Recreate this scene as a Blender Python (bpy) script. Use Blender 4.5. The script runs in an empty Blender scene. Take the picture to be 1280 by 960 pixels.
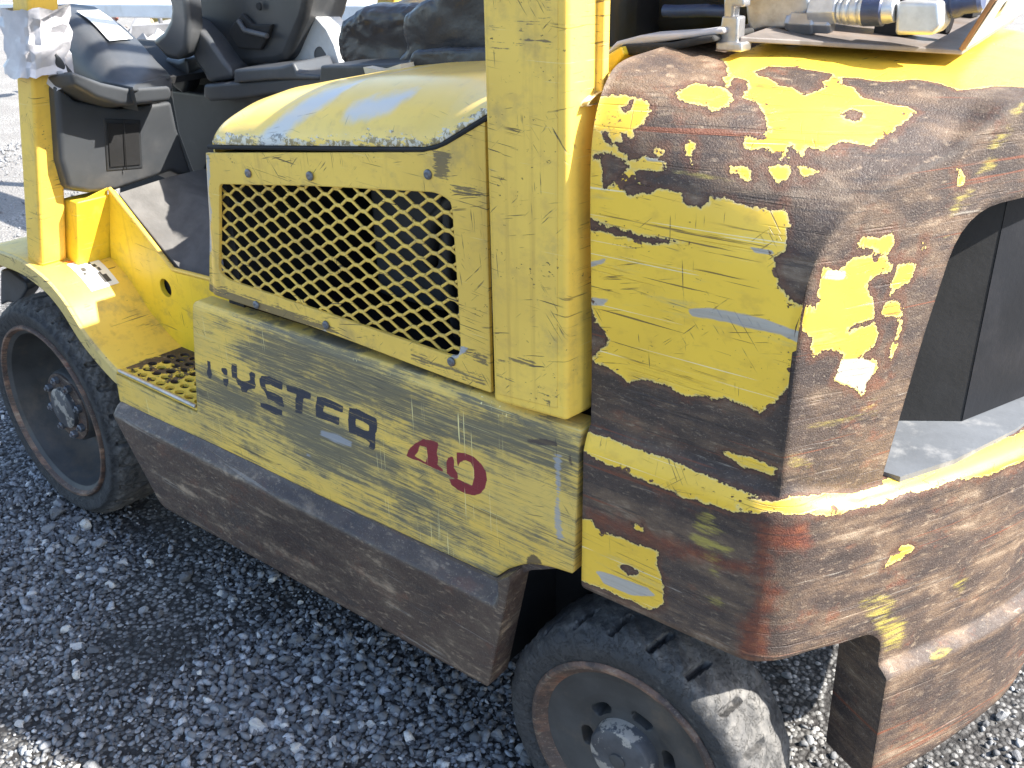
import bpy, bmesh, math, random
import numpy as np
from mathutils import Vector, Matrix

sc = bpy.context.scene
# ------------------------------------------------------------------ camera
YAW, PIT, ROL = 0.6826, 0.4462, -0.0202
CAM = (2.0906, -0.8676, 1.2718)
fw = np.array([-math.sin(YAW)*math.cos(PIT), math.cos(YAW)*math.cos(PIT), -math.sin(PIT)])
rt = np.array([math.cos(YAW), math.sin(YAW), 0.0]); up = np.cross(rt, fw)
r2 = rt*math.cos(ROL)+up*math.sin(ROL); u2 = -rt*math.sin(ROL)+up*math.cos(ROL)
cd = bpy.data.cameras.new('camera'); cam = bpy.data.objects.new('camera', cd)
sc.collection.objects.link(cam); sc.camera = cam
cam.matrix_world = Matrix(((r2[0], u2[0], -fw[0], CAM[0]), (r2[1], u2[1], -fw[1], CAM[1]), (r2[2], u2[2], -fw[2], CAM[2]), (0, 0, 0, 1)))
cd.sensor_width = 36.0; cd.lens = 36.0*1215.0/1280.0; cd.clip_start = 0.02; cd.clip_end = 500
cd.dof.use_dof = True; cd.dof.focus_distance = 1.35; cd.dof.aperture_fstop = 22.0

# ------------------------------------------------------------------ light
SUN = Vector((1.10, 0.45, 1.0)).normalized()
w = bpy.data.worlds.new('World'); sc.world = w; w.use_nodes = True
wn = w.node_tree; bgn = wn.nodes['Background']
sky = wn.nodes.new('ShaderNodeTexSky'); sky.sky_type = 'NISHITA'; sky.sun_disc = False
sky.sun_elevation = math.asin(SUN.z); sky.sun_rotation = math.atan2(SUN.x, SUN.y)
sky.air_density = 1.0; sky.dust_density = 1.2; sky.ozone_density = 1.0
wn.links.new(sky.outputs[0], bgn.inputs[0]); bgn.inputs[1].default_value = 0.122
sd = bpy.data.lights.new('sun', 'SUN'); sd.energy = 4.9; sd.angle = math.radians(0.5); sd.color = (1.0, 0.95, 0.86)
so = bpy.data.objects.new('sun', sd); sc.collection.objects.link(so)
so.rotation_euler = SUN.to_track_quat('Z', 'Y').to_euler(); so.location = (6, 3, 6)
sc.view_settings.view_transform = 'Standard'; sc.view_settings.look = 'None'
sc.view_settings.exposure = 1.82; sc.view_settings.gamma = 1.0

# ------------------------------------------------------------------ traced outlines (metres, on their own surfaces)
D = {
'A_paint': [[[1.4871,0.3115],[1.4875,0.3817],[1.4897,0.4115],[1.4932,0.4398],[1.505,0.4476],[1.5223,0.4535],[1.5315,0.4546],[1.5434,0.4536],[1.5498,0.4519],[1.5496,0.4422],[1.5483,0.4286],[1.5407,0.4206],[1.541,0.4115],[1.5375,0.4095],[1.5342,0.4152],[1.5306,0.4133],[1.5316,0.4067],[1.5252,0.4018],[1.5289,0.3947],[1.5382,0.3936],[1.5408,0.3897],[1.5671,0.4007],[1.5806,0.4023],[1.5826,0.3917],[1.5677,0.3847],[1.5492,0.3785],[1.5519,0.3716],[1.5593,0.37],[1.5675,0.3688],[1.5837,0.3693],[1.6033,0.3721],[1.6082,0.3645],[1.6145,0.3615],[1.624,0.3635],[1.6308,0.3708],[1.6332,0.3801],[1.6477,0.3835],[1.6628,0.3832],[1.6703,0.383],[1.6843,0.3864],[1.7081,0.3927],[1.7075,0.3996],[1.7188,0.3758],[1.722,0.3475],[1.7105,0.3355],[1.7151,0.317],[1.7233,0.2996],[1.732,0.2928],[1.7439,0.291],[1.7566,0.2953],[1.7608,0.2655],[1.7532,0.2708],[1.7505,0.2616],[1.7517,0.2443],[1.7456,0.2265],[1.7432,0.2087],[1.7453,0.1923],[1.7345,0.1639],[1.7141,0.131],[1.703,0.1373],[1.6726,0.1367],[1.6596,0.1296],[1.6505,0.1316],[1.6186,0.1237],[1.5993,0.13],[1.5703,0.1285],[1.5455,0.1212],[1.53,0.129],[1.504,0.1314],[1.4881,0.1343],[1.4719,0.1325]],[[1.5653,0.4047],[1.568,0.4102],[1.5795,0.4146],[1.578,0.4052],[1.5729,0.4016]],[[1.5963,0.4224],[1.5998,0.4291],[1.607,0.4288],[1.6075,0.417],[1.6099,0.4049],[1.6055,0.4108],[1.5992,0.4142]],[[1.567,0.4687],[1.5687,0.4804],[1.5761,0.495],[1.5859,0.4977],[1.5997,0.503],[1.6104,0.5],[1.6202,0.4889],[1.6198,0.4769],[1.6155,0.4709],[1.6094,0.4645],[1.6024,0.4678],[1.5938,0.4667],[1.5848,0.4622],[1.5776,0.466]],[[1.6462,0.4183],[1.6552,0.4187],[1.6629,0.4251],[1.6698,0.4184],[1.6704,0.4112],[1.6658,0.4114],[1.6563,0.4154],[1.6492,0.4148]],[[1.6802,0.4293],[1.6889,0.4341],[1.7002,0.4345],[1.701,0.4258],[1.6971,0.4171],[1.6901,0.4219]],[[1.7081,0.438],[1.7125,0.4415],[1.728,0.4418],[1.7248,0.4357],[1.7181,0.4303]],[[1.6734,0.0678],[1.6999,0.072],[1.7392,0.0683],[1.7358,0.0603],[1.7013,0.0576]],[[1.5625,0.5816],[1.5724,0.5745],[1.5821,0.549],[1.5919,0.5394],[1.5921,0.5265],[1.6024,0.5069],[1.606,0.5051],[1.6008,0.5196],[1.6029,0.5312],[1.6116,0.5303],[1.6182,0.5196],[1.6214,0.5089],[1.6243,0.4955],[1.6347,0.4946],[1.6435,0.491],[1.6514,0.4818],[1.6584,0.4765],[1.664,0.4666],[1.6683,0.463],[1.6631,0.4571],[1.66,0.4522],[1.6487,0.4493],[1.6504,0.4434],[1.658,0.4379],[1.6663,0.4416],[1.6737,0.445],[1.6807,0.4411],[1.6909,0.4419],[1.6946,0.4414],[1.6937,0.4483],[1.6917,0.4577],[1.6958,0.4563],[1.6959,0.4542],[1.706,0.4494],[1.7107,0.45],[1.7091,0.4578],[1.7208,0.462],[1.7266,0.4705],[1.7369,0.4814],[1.7462,0.4822],[1.7572,0.4833],[1.7589,0.493],[1.7692,0.5093],[1.7695,0.518],[1.7741,0.5318],[1.7762,0.5516],[1.7666,0.56],[1.7504,0.5543],[1.7401,0.5563],[1.7239,0.5574],[1.7152,0.5685],[1.7097,0.5841],[1.7012,0.585],[1.6944,0.5876],[1.6878,0.6105],[1.7018,0.6275],[1.7206,0.6294],[1.7341,0.644],[1.7557,0.6753],[1.7743,0.6767],[1.7982,0.663],[1.8121,0.6903],[1.8276,0.7168],[1.8506,0.719],[1.93,0.8],[1.93,1.05],[1.555,1.05],[1.568,0.64]],[[1.4726,0.0421],[1.5029,0.044],[1.5166,0.0407],[1.5435,0.0316],[1.5744,0.0368],[1.6092,0.0409],[1.6339,0.0348],[1.6713,0.0381],[1.6945,0.0344],[1.7131,0.0271],[1.723,0.0168],[1.6188,0.0],[1.4908,0.0]]],
'B_paint': [[[1.7449,0.9192],[1.7617,0.9145],[1.7638,0.9583],[1.774,0.954],[1.7839,0.9527],[1.7957,0.9576],[1.7989,0.9637],[1.8192,0.9617],[1.8403,0.9582],[1.8509,0.9498],[1.8552,0.943],[1.8456,0.9382],[1.8348,0.9398],[1.8264,0.9373],[1.8241,0.9301],[1.8296,0.9192],[1.834,0.9109],[1.8379,0.8974],[1.8444,0.8833],[1.848,0.8668],[1.8436,0.8569],[1.8348,0.8545],[1.8329,0.8482],[1.8496,0.8409],[1.853,0.8307],[1.8442,0.8187],[1.8393,0.8016],[1.8316,0.8101],[1.8164,0.8186],[1.7983,0.8289],[1.801,0.8406],[1.8074,0.8568],[1.7857,0.8645],[1.7745,0.8625],[1.7663,0.86],[1.7606,0.8817],[1.7479,0.8939]],[[1.803,0.9735],[1.8067,0.985],[1.8188,0.981],[1.8363,0.9799],[1.8458,0.984],[1.8498,0.9709],[1.8426,0.9621],[1.837,0.9604],[1.8209,0.9687]],[[1.854,0.9494],[1.8772,0.9484],[1.8828,0.9438],[1.8801,0.9265],[1.8661,0.9185],[1.856,0.915],[1.8551,0.9279],[1.8573,0.9401]],[[1.8476,0.8945],[1.8501,0.9057],[1.8623,0.9063],[1.8663,0.9095],[1.8758,0.8936],[1.8752,0.8884],[1.859,0.8912]],[[1.8885,0.9542],[1.8881,0.9704],[1.8934,0.9709],[1.8931,0.9548]],[[1.873,0.8835],[1.8785,0.8799],[1.8768,0.8561],[1.8724,0.8379],[1.8685,0.8332],[1.8696,0.8521],[1.8735,0.8648]],[[1.6637,0.6549],[1.6967,0.6589],[1.7372,0.6805],[1.7869,0.6833],[1.8231,0.6778],[1.8539,0.6769],[1.8921,0.6774],[1.939,0.6776],[1.9591,0.5854],[1.6669,0.6137]],[[1.9217,1.0182],[1.9215,1.0304],[1.9152,1.0392],[1.9228,1.0363],[1.9315,1.0293],[1.9312,1.0191]]],
'C_paint': [[[1.465,0.0182],[1.4882,0.0223],[1.6126,0.0206],[1.699,0.0302],[1.7345,0.0288],[1.7014,0.0447],[1.7141,0.0576],[1.6486,0.0631],[1.5777,0.0606],[1.534,0.0579],[1.495,0.0516],[1.4744,0.0476]],[[1.6891,0.0382],[1.7409,0.0335],[1.7953,0.0191],[1.8329,0.0187],[1.8707,0.0037],[1.9392,0.0],[2.0099,0.0],[2.1688,0.002],[2.6,0.004],[2.6,0.046],[2.1352,0.0623],[2.0998,0.0599],[2.0596,0.0612],[1.9834,0.0478],[1.9553,0.0526],[1.9357,0.0475],[1.917,0.0451],[1.8895,0.0507],[1.8525,0.0505],[1.8227,0.053],[1.7822,0.0477],[1.7427,0.0484],[1.7139,0.0553]],[[1.4863,0.1528],[1.5166,0.144],[1.5562,0.1509],[1.5814,0.1437],[1.6125,0.1466],[1.6075,0.1681],[1.6183,0.1961],[1.622,0.2278],[1.6051,0.2428],[1.5728,0.2445],[1.5394,0.2428],[1.4875,0.249]],[[1.5713,0.1285],[1.5835,0.1204],[1.5883,0.1312],[1.5748,0.1367]],[[1.9143,0.1302],[1.9294,0.1224],[1.9588,0.1314],[1.9461,0.1369],[1.9269,0.1436],[1.9075,0.147]]],
'A_bare': [[[1.5102,0.3851],[1.5234,0.3888],[1.537,0.387],[1.5413,0.3817],[1.5362,0.3743],[1.5346,0.3679],[1.5224,0.3578],[1.5182,0.3549],[1.5151,0.3495],[1.5119,0.3485]],[[1.5372,0.3589],[1.5494,0.3648],[1.5635,0.3685],[1.5771,0.3741],[1.5834,0.3722],[1.5721,0.3633],[1.5583,0.3566],[1.5523,0.3526],[1.544,0.351]],[[1.5491,0.3795],[1.5676,0.3855],[1.5849,0.3896],[1.5865,0.3794],[1.5731,0.3737],[1.563,0.3733],[1.553,0.3709]],[[1.5009,0.3831],[1.5081,0.3853],[1.5084,0.3811],[1.5011,0.3789]],[[1.5075,0.4073],[1.5127,0.4071],[1.5189,0.3999],[1.5137,0.4001]],[[1.5208,0.4384],[1.531,0.4484],[1.5322,0.4364],[1.5275,0.4326]],[[1.6079,0.5622],[1.6115,0.5715],[1.6135,0.5911],[1.6226,0.6042],[1.6358,0.6118],[1.6502,0.616],[1.6762,0.6175],[1.6763,0.5842],[1.681,0.5589],[1.6749,0.5295],[1.6643,0.536],[1.6542,0.541],[1.6452,0.5376],[1.6369,0.5485],[1.6272,0.552],[1.6185,0.5525]],[[1.7162,0.5184],[1.7215,0.5275],[1.7318,0.526],[1.7353,0.5171],[1.7306,0.5096],[1.7214,0.5108]],[[1.4734,0.2117],[1.4916,0.2158],[1.4967,0.21],[1.4991,0.1921],[1.5092,0.1811],[1.5194,0.1698],[1.5169,0.1594],[1.504,0.1435],[1.4934,0.1333],[1.4719,0.1276]],[[1.4897,0.3083],[1.51,0.309],[1.5334,0.3074],[1.5786,0.3125],[1.6131,0.3177],[1.5789,0.3064],[1.5289,0.2997],[1.4906,0.2986]]],
'B_bare': [[[1.8072,0.8857],[1.823,0.8882],[1.8394,0.8894],[1.8413,0.887],[1.8235,0.8856],[1.8091,0.8828]],[[1.8264,0.9373],[1.8381,0.938],[1.8536,0.9357],[1.856,0.915],[1.8496,0.9084],[1.8458,0.8961],[1.8389,0.8972],[1.83,0.9166]]],
'C_bare': [[[1.5546,0.198],[1.5706,0.1896],[1.5837,0.1952],[1.568,0.2069]],[[1.5065,0.1381],[1.5362,0.1329],[1.5811,0.1373],[1.6243,0.1416],[1.6128,0.1529],[1.5691,0.1533],[1.5169,0.1538]]],
'A_primer': [[[1.6201,0.2432],[1.6437,0.2532],[1.6732,0.2583],[1.7099,0.2632],[1.7495,0.2633],[1.7491,0.2501],[1.7271,0.2524],[1.6868,0.2465],[1.6531,0.2417],[1.6271,0.2365]],[[1.685,0.3364],[1.7076,0.3415],[1.7103,0.3368],[1.6895,0.3321]],[[1.5578,0.3975],[1.5802,0.4041],[1.5811,0.3997],[1.5604,0.3937]],[[1.4942,0.214],[1.5194,0.2195],[1.5144,0.2109],[1.4966,0.2054]],[[1.4922,0.2565],[1.5195,0.2712],[1.5146,0.2644],[1.4947,0.2512]]],
'B_primer': [[[1.7656,0.946],[1.77,0.9531],[1.7928,0.9495],[1.7968,0.9416],[1.7857,0.9407]],[[1.7996,0.83],[1.8023,0.851],[1.8297,0.8487],[1.8517,0.8378],[1.8469,0.8209],[1.8393,0.8016],[1.8316,0.8101],[1.8164,0.8186]]],
'C_primer': [[[1.5184,0.221],[1.5453,0.2158],[1.5972,0.2125],[1.6103,0.2199],[1.5724,0.2343],[1.5324,0.2355]],[[2.1596,0.3939],[2.1532,0.3444],[2.1715,0.3234],[2.2062,0.3262],[2.2431,0.4094],[2.1966,0.3905],[2.1793,0.4045]]],
'A_smear': [[[1.5915,0.3966],[1.6273,0.4072],[1.6524,0.4104],[1.6715,0.4079],[1.6548,0.4019],[1.6185,0.3965]]],
'B_smear': [[[1.8665,1.0756],[1.8829,1.0817],[1.9099,1.0887],[1.9136,1.0845],[1.8979,1.0725],[1.8777,1.0707]],[[1.9445,1.0277],[1.9578,1.0424],[1.9562,1.0587],[1.9761,1.0804],[1.9951,1.0963],[2.0052,1.0835],[1.9834,1.0657],[1.9735,1.0487],[1.9722,1.0325],[1.9564,1.0262]],[[1.9179,0.9643],[1.9152,0.988],[1.9199,1.0143],[1.938,1.0203],[1.9629,1.013],[1.9592,1.0051],[1.9381,0.9975],[1.9296,0.986],[1.9235,0.9763]],[[1.8497,1.0484],[1.8561,1.0536],[1.8698,1.0482],[1.8685,1.0425],[1.8585,1.0416]],[[1.7561,0.7729],[1.7924,0.7788],[1.8586,0.7916],[1.8665,0.7765],[1.8132,0.7677],[1.7661,0.7664]],[[1.7528,0.7444],[1.7861,0.7395],[1.7888,0.7205],[1.7551,0.7256]],[[1.9702,1.0079],[2.0231,1.0071],[2.026,0.9981],[1.9721,1.0013]]],
'C_smear': [[[1.6628,0.0647],[1.679,0.0585],[1.6845,0.0918],[1.713,0.1039],[1.7087,0.1177],[1.6828,0.1414],[1.6527,0.1233],[1.6459,0.1076]],[[1.6771,0.1408],[1.691,0.1377],[1.6895,0.154],[1.678,0.1529]],[[1.8739,0.178],[1.9146,0.1845],[1.9701,0.2507],[1.9636,0.2902],[1.9338,0.2859],[1.8949,0.2241]],[[1.6806,0.1867],[1.697,0.1758],[1.698,0.1881],[1.6812,0.1942]],[[2.0379,0.2142],[2.0607,0.209],[2.0691,0.2397],[2.0527,0.2404]],[[2.0206,0.3042],[2.0376,0.3055],[2.027,0.3134],[2.0121,0.3086]]],
'C_red': [[[1.7247,0.0611],[1.7832,0.0606],[1.7925,0.0881],[1.7472,0.0965],[1.7461,0.1356],[1.7623,0.1525],[1.7517,0.1971],[1.759,0.2486],[1.7318,0.2574],[1.7206,0.2521],[1.7272,0.2034],[1.7441,0.1668],[1.736,0.1317],[1.7329,0.0966]],[[1.4962,0.1323],[1.5361,0.1297],[1.5933,0.1323],[1.6532,0.1293],[1.72,0.122],[1.7455,0.1296],[1.721,0.1337],[1.6424,0.1434],[1.5817,0.15],[1.5168,0.1505]]],
'P_black': [[[0.7037,0.5877],[0.7123,0.5888],[0.7092,0.5736],[0.7105,0.5644],[0.7045,0.555],[0.6988,0.5539],[0.6956,0.5627],[0.7021,0.5741]],[[0.7438,0.5843],[0.7569,0.5878],[0.7592,0.5826],[0.7556,0.575],[0.7467,0.5744],[0.7426,0.5792]],[[0.7424,0.5637],[0.7575,0.5679],[0.7563,0.5628],[0.7493,0.5513],[0.7427,0.553]],[[0.7777,0.6028],[0.7891,0.6035],[0.787,0.5914],[0.7846,0.5779],[0.7968,0.5742],[0.8112,0.5783],[0.8224,0.5838],[0.8217,0.5963],[0.8294,0.6014],[0.837,0.5982],[0.8329,0.5868],[0.8344,0.5779],[0.8296,0.5708],[0.8115,0.5644],[0.8047,0.5565],[0.7923,0.5541],[0.7909,0.5632],[0.7829,0.5656],[0.7815,0.5746],[0.7713,0.5753],[0.7725,0.5909]],[[0.8555,0.6011],[0.8756,0.6051],[0.8944,0.6041],[0.9068,0.6031],[0.9042,0.5893],[0.8917,0.5898],[0.8729,0.5912],[0.8592,0.5873],[0.8612,0.581],[0.8634,0.5759],[0.8829,0.577],[0.9015,0.5745],[0.9033,0.559],[0.892,0.5579],[0.8799,0.5612],[0.8607,0.5624],[0.8592,0.5712],[0.8479,0.5795],[0.8469,0.5907]],[[0.8393,0.5455],[0.8583,0.5501],[0.8777,0.5501],[0.8974,0.5492],[0.8952,0.5409],[0.8751,0.5365],[0.856,0.5389],[0.8415,0.5403]],[[0.9172,0.6004],[0.9377,0.6034],[0.9562,0.605],[0.9752,0.6028],[0.9737,0.5936],[0.9568,0.5908],[0.9527,0.5807],[0.9486,0.5603],[0.9328,0.5577],[0.9361,0.5802],[0.9415,0.5934],[0.9171,0.5915]],[[0.9914,0.6021],[1.0094,0.6059],[1.0321,0.6045],[1.0504,0.6035],[1.0473,0.5918],[1.0304,0.592],[1.0044,0.5918],[1.0009,0.5786],[1.0168,0.578],[1.0387,0.5804],[1.0359,0.5664],[1.0182,0.5674],[0.9974,0.5654],[0.9841,0.5657],[0.9849,0.5837]],[[1.0648,0.6045],[1.082,0.6085],[1.1056,0.6065],[1.1231,0.6049],[1.1245,0.5973],[1.1223,0.585],[1.1187,0.5791],[1.1165,0.5678],[1.1159,0.5546],[1.1107,0.548],[1.1019,0.5499],[1.1059,0.5584],[1.0973,0.5615],[1.0763,0.563],[1.0593,0.5623],[1.06,0.5841]]],
'P_blackhole': [[[1.0769,0.5917],[1.0949,0.5915],[1.1066,0.5893],[1.1061,0.5774],[1.09,0.5758],[1.0744,0.5767]]],
'P_red': [[[1.1817,0.5616],[1.1885,0.5755],[1.2037,0.5909],[1.221,0.6034],[1.2264,0.604],[1.2347,0.6067],[1.2501,0.6074],[1.2487,0.5991],[1.2454,0.5891],[1.2474,0.5808],[1.2453,0.5687],[1.2557,0.5656],[1.2548,0.5602],[1.2393,0.5597],[1.2231,0.5609],[1.2068,0.5621],[1.1956,0.5606]],[[1.2633,0.5818],[1.2677,0.5889],[1.2758,0.5939],[1.2785,0.587],[1.2773,0.5755],[1.2834,0.5686],[1.2841,0.5588],[1.271,0.5574],[1.2619,0.5598]],[[1.284,0.6033],[1.2995,0.6075],[1.3145,0.6072],[1.3291,0.6003],[1.3373,0.5901],[1.338,0.5773],[1.3337,0.5624],[1.3245,0.55],[1.3115,0.5417],[1.296,0.5393],[1.2804,0.5404],[1.2701,0.5434],[1.2654,0.5527],[1.2841,0.5595],[1.2969,0.5578],[1.3097,0.558],[1.3142,0.573],[1.3148,0.5865],[1.309,0.5954],[1.2989,0.5952],[1.2896,0.5887],[1.2852,0.5794],[1.2832,0.5887]]],
'P_redhole': [[[1.2004,0.568],[1.2082,0.5787],[1.2117,0.589],[1.2255,0.5913],[1.2264,0.5758],[1.2207,0.5647],[1.2126,0.5665]]],
'P_smudge': [[[0.7899,0.6631],[0.9404,0.7066],[1.0664,0.6987],[1.2724,0.6867],[1.436,0.6896],[1.4797,0.6638],[1.4815,0.6176],[1.3269,0.6239],[1.142,0.6221],[0.9605,0.6021],[0.7969,0.5994]],[[0.6581,0.4981],[1.0172,0.4755],[1.3201,0.4639],[1.4485,0.4921],[1.3225,0.5191],[1.0281,0.552],[0.697,0.5568]]],
'P_primer': [[[0.9921,0.5445],[1.0322,0.5484],[1.0625,0.5452],[1.0615,0.5371],[1.0222,0.533],[0.9907,0.5349]],[[0.9502,0.4871],[0.9585,0.4868],[0.9497,0.4837]],[[1.4518,0.6557],[1.4624,0.6593],[1.46,0.5777],[1.4684,0.5337],[1.4574,0.5264],[1.4518,0.5535],[1.4561,0.6071]]],
'P_dark': [[[1.4056,0.664],[1.4249,0.6713],[1.457,0.678],[1.456,0.6708],[1.4303,0.6612],[1.4083,0.6579]],[[1.4728,0.6653],[1.479,0.6674],[1.4792,0.6504],[1.4739,0.6535]],[[1.4057,0.4797],[1.4175,0.4904],[1.4319,0.4843],[1.4319,0.4771],[1.4055,0.4671]]],
'B_open': [[[1.885,0.7025],[1.912,0.6805],[1.9572,0.68],[2.0208,0.6794],[2.1413,0.6741]]],
'w_cowl_body': [[0.2844,0.0483,1.0144],[0.2713,0.0864,0.9779],[0.2608,0.178,0.9489],[0.2604,0.2959,0.9477],[0.2388,0.3122,0.8878],[0.2006,0.3543,0.7815],[0.1907,0.3686,0.7541],[0.205,0.303,0.7939],[0.1997,0.1701,0.7792],[0.2025,0.1112,0.7871],[0.2092,0.0671,0.8055],[0.2317,0.0525,0.868]],
'w_cowl_vent': [[0.2559,0.142,0.9354],[0.2501,0.2228,0.9193],[0.2129,0.2307,0.8158],[0.2164,0.1485,0.8256]],
'w_cowl_lip': [[0.3497,0.0465,1.0431],[0.3392,0.1083,1.0139],[0.333,0.1609,0.9965],[0.3302,0.2535,0.9888],[0.3248,0.2596,0.9739],[0.3193,0.2548,0.9586],[0.3209,0.1699,0.9632],[0.3223,0.1444,0.9669],[0.3297,0.0953,0.9876],[0.3403,0.0519,1.0169]],
'w_cov_far': [[0.0044,0.31,1.1194],[0.0818,0.31,1.0921],[0.1487,0.31,1.0589],[0.2039,0.31,1.0211],[0.2428,0.31,0.9985],[0.2476,0.31,0.9862]],
'w_cov_ridge': [[0.0571,0.185,1.133],[0.1582,0.185,1.0966],[0.2048,0.185,1.0648],[0.2501,0.185,1.0318],[0.297,0.185,1.0054],[0.3109,0.185,0.9976]],
'w_cov_side': [[0.0666,0.165,1.0836],[0.1061,0.165,1.0445],[0.1467,0.165,1.0165],[0.1996,0.165,1.0066],[0.2386,0.165,1.002],[0.3432,0.165,0.9983]],
'w_cov_label': [[0.0398,0.26,1.1086],[0.0994,0.26,1.1108],[0.1127,0.26,1.0975],[0.1441,0.26,1.085],[0.1709,0.26,1.0771],[0.2165,0.26,1.0581],[0.1076,0.26,1.0505],[0.0756,0.26,1.0803]],
'w_lever': [[0.2019,0.36,1.153],[0.2688,0.36,1.1546],[0.2622,0.36,1.091],[0.2508,0.36,1.0595],[0.2353,0.36,1.0335],[0.2046,0.36,1.0156],[0.1642,0.36,1.0163],[0.1148,0.36,1.0492],[0.1659,0.36,1.071],[0.1964,0.36,1.0959],[0.209,0.36,1.1196]],
'w_lever_boot': [[0.0931,0.4,1.0108],[0.1432,0.4,1.0073],[0.175,0.4,1.0159],[0.1776,0.4,0.9831],[0.1571,0.4,0.9513],[0.1411,0.4,0.9363],[0.1058,0.4,0.9506],[0.1093,0.4,0.9731]],
'w_cov2_top': [[0.125,0.44,1.0882],[0.2132,0.44,1.05],[0.2539,0.44,1.01],[0.2746,0.44,0.9918]],
'w_cov2_mid': [[0.1824,0.4,1.0842],[0.2175,0.4,1.0347],[0.2281,0.4,0.9998],[0.2415,0.4,0.986]],
'w_cov2': [[0.1802,0.4,1.0968],[0.2255,0.4,1.0861],[0.2706,0.4,1.0568],[0.3101,0.4,1.018],[0.3329,0.4,1.0006],[0.3284,0.4,0.9811],[0.2426,0.4,0.9681],[0.2304,0.4,0.9868],[0.2075,0.4,1.0082],[0.19,0.4,1.0493]],
'w_console': [[0.1632,0.46,1.1746],[0.5409,0.46,1.1807],[0.5247,0.46,1.1376],[0.5044,0.46,1.1005],[0.4682,0.46,1.0584],[0.4365,0.46,1.0196],[0.4013,0.46,1.0079],[0.2622,0.46,0.9936],[0.1986,0.46,1.0342],[0.1443,0.46,1.1037]],
'w_console_recess': [[0.2802,0.455,1.0791],[0.324,0.455,1.1075],[0.3537,0.455,1.087],[0.4156,0.455,1.0897],[0.3983,0.455,1.0659],[0.3696,0.455,1.0379],[0.295,0.455,1.0368],[0.2706,0.455,1.0612]],
'w_console_handle': [[0.3221,0.44,1.0931],[0.3392,0.44,1.0753],[0.4099,0.44,1.0679]],
'w_cov3': [[0.4258,0.5,1.1169],[0.4876,0.5,1.1071],[0.5218,0.5,1.0815],[0.5411,0.5,1.0524],[0.5525,0.5,1.0165],[0.5503,0.5,1.001],[0.4832,0.5,0.9868],[0.4178,0.5,0.9852],[0.3895,0.5,0.9993],[0.43,0.5,1.0556],[0.4628,0.5,1.1031]],
'w_lip2': [[0.2538,0.38,0.9682],[0.3551,0.38,0.9809],[0.4982,0.38,0.998],[0.6297,0.38,1.0179],[0.636,0.38,1.0011],[0.6238,0.38,0.9798],[0.4801,0.38,0.9677],[0.3743,0.38,0.9492],[0.2677,0.38,0.935],[0.2469,0.38,0.9414]],
'w_lip3': [[0.3801,0.37,1.0089],[0.5276,0.37,1.0251],[0.5669,0.37,1.035],[0.5774,0.37,1.0154],[0.6409,0.37,1.0171],[0.6396,0.37,1.0084],[0.4984,0.37,0.9977],[0.374,0.37,0.9821]],
'w_under2': [[0.0629,0.42,0.9376],[0.2132,0.42,0.9397],[0.581,0.42,0.9978],[0.5715,0.42,0.9364],[0.1761,0.42,0.7927],[0.1256,0.42,0.7383],[0.0995,0.42,0.7571],[0.067,0.42,0.8434]],
'w_seatbase': [[0.7605,0.27,1.0535],[0.9514,0.27,1.0688],[0.9607,0.27,1.0549],[0.9486,0.27,1.0393],[0.751,0.27,1.0187]],
'w_card': [[0.8881,0.25,1.0619],[0.9279,0.25,1.0598],[0.9714,0.25,1.0723],[0.9781,0.25,1.0513],[0.9688,0.25,1.0446],[0.896,0.25,1.0353]],
'w_seat_roll': [[0.6495,0.4,1.0342],[0.6534,0.4,1.0768],[0.6729,0.4,1.1081],[0.7094,0.4,1.1284],[0.7413,0.4,1.1375],[0.8302,0.4,1.1404],[0.887,0.4,1.1473],[0.8776,0.4,1.0281],[0.6953,0.4,1.0203]],
'w_seat_back': [[0.8987,0.33,1.1355],[0.9358,0.33,1.1513],[0.989,0.33,1.1739],[1.1322,0.33,1.186],[1.129,0.33,1.0504],[0.9256,0.33,1.0299],[0.8894,0.33,1.0374],[0.8474,0.33,1.0343],[0.8766,0.33,1.0596],[0.903,0.33,1.084],[0.8924,0.33,1.1083]],
'w_seat_flap': [[0.9698,0.28,1.0904],[1.0459,0.28,1.0971],[1.1703,0.28,1.1086],[1.1691,0.28,1.0574],[1.0427,0.28,1.0454],[0.9474,0.28,1.0355],[0.9521,0.28,1.0677]],
'w_rail1': [[-2.6916,1.6,0.946],[-1.6738,1.6,0.988],[-1.6984,1.6,0.9034],[-2.7331,1.6,0.8516]],
'w_rail2': [[-1.0318,1.6,0.9939],[0.1143,1.6,1.0296],[0.1134,1.6,0.9884],[-1.0422,1.6,0.9402]],
'w_tray': [[1.5293,0.1544,1.15],[1.6475,0.1749,1.15],[1.8074,0.2074,1.15],[1.7422,0.7525,1.15],[1.6449,1.176,1.15],[1.1292,0.9825,1.15]],
'w_pad_top': [[1.3982,0.16,1.1126],[1.4251,0.16,1.138],[1.4581,0.16,1.1468],[1.5209,0.16,1.1533],[1.5651,0.16,1.1604],[1.5656,0.16,1.1538],[1.5213,0.16,1.1465],[1.4585,0.16,1.1362],[1.4309,0.16,1.1329]],
'w_pad_foam': [[1.4373,0.15,1.136],[1.4646,0.15,1.1384],[1.5006,0.15,1.1412],[1.5369,0.15,1.1491],[1.5583,0.15,1.1527],[1.5608,0.15,1.1462],[1.5295,0.15,1.1394],[1.4991,0.15,1.1307],[1.4543,0.15,1.1245],[1.4388,0.15,1.1253]],
'w_ye1': [[1.4094,0.14,1.1155],[1.4274,0.14,1.1257],[1.4449,0.14,1.1356],[1.4496,0.14,1.1271],[1.4368,0.14,1.1119],[1.428,0.14,1.104],[1.4109,0.14,1.0991]],
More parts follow.
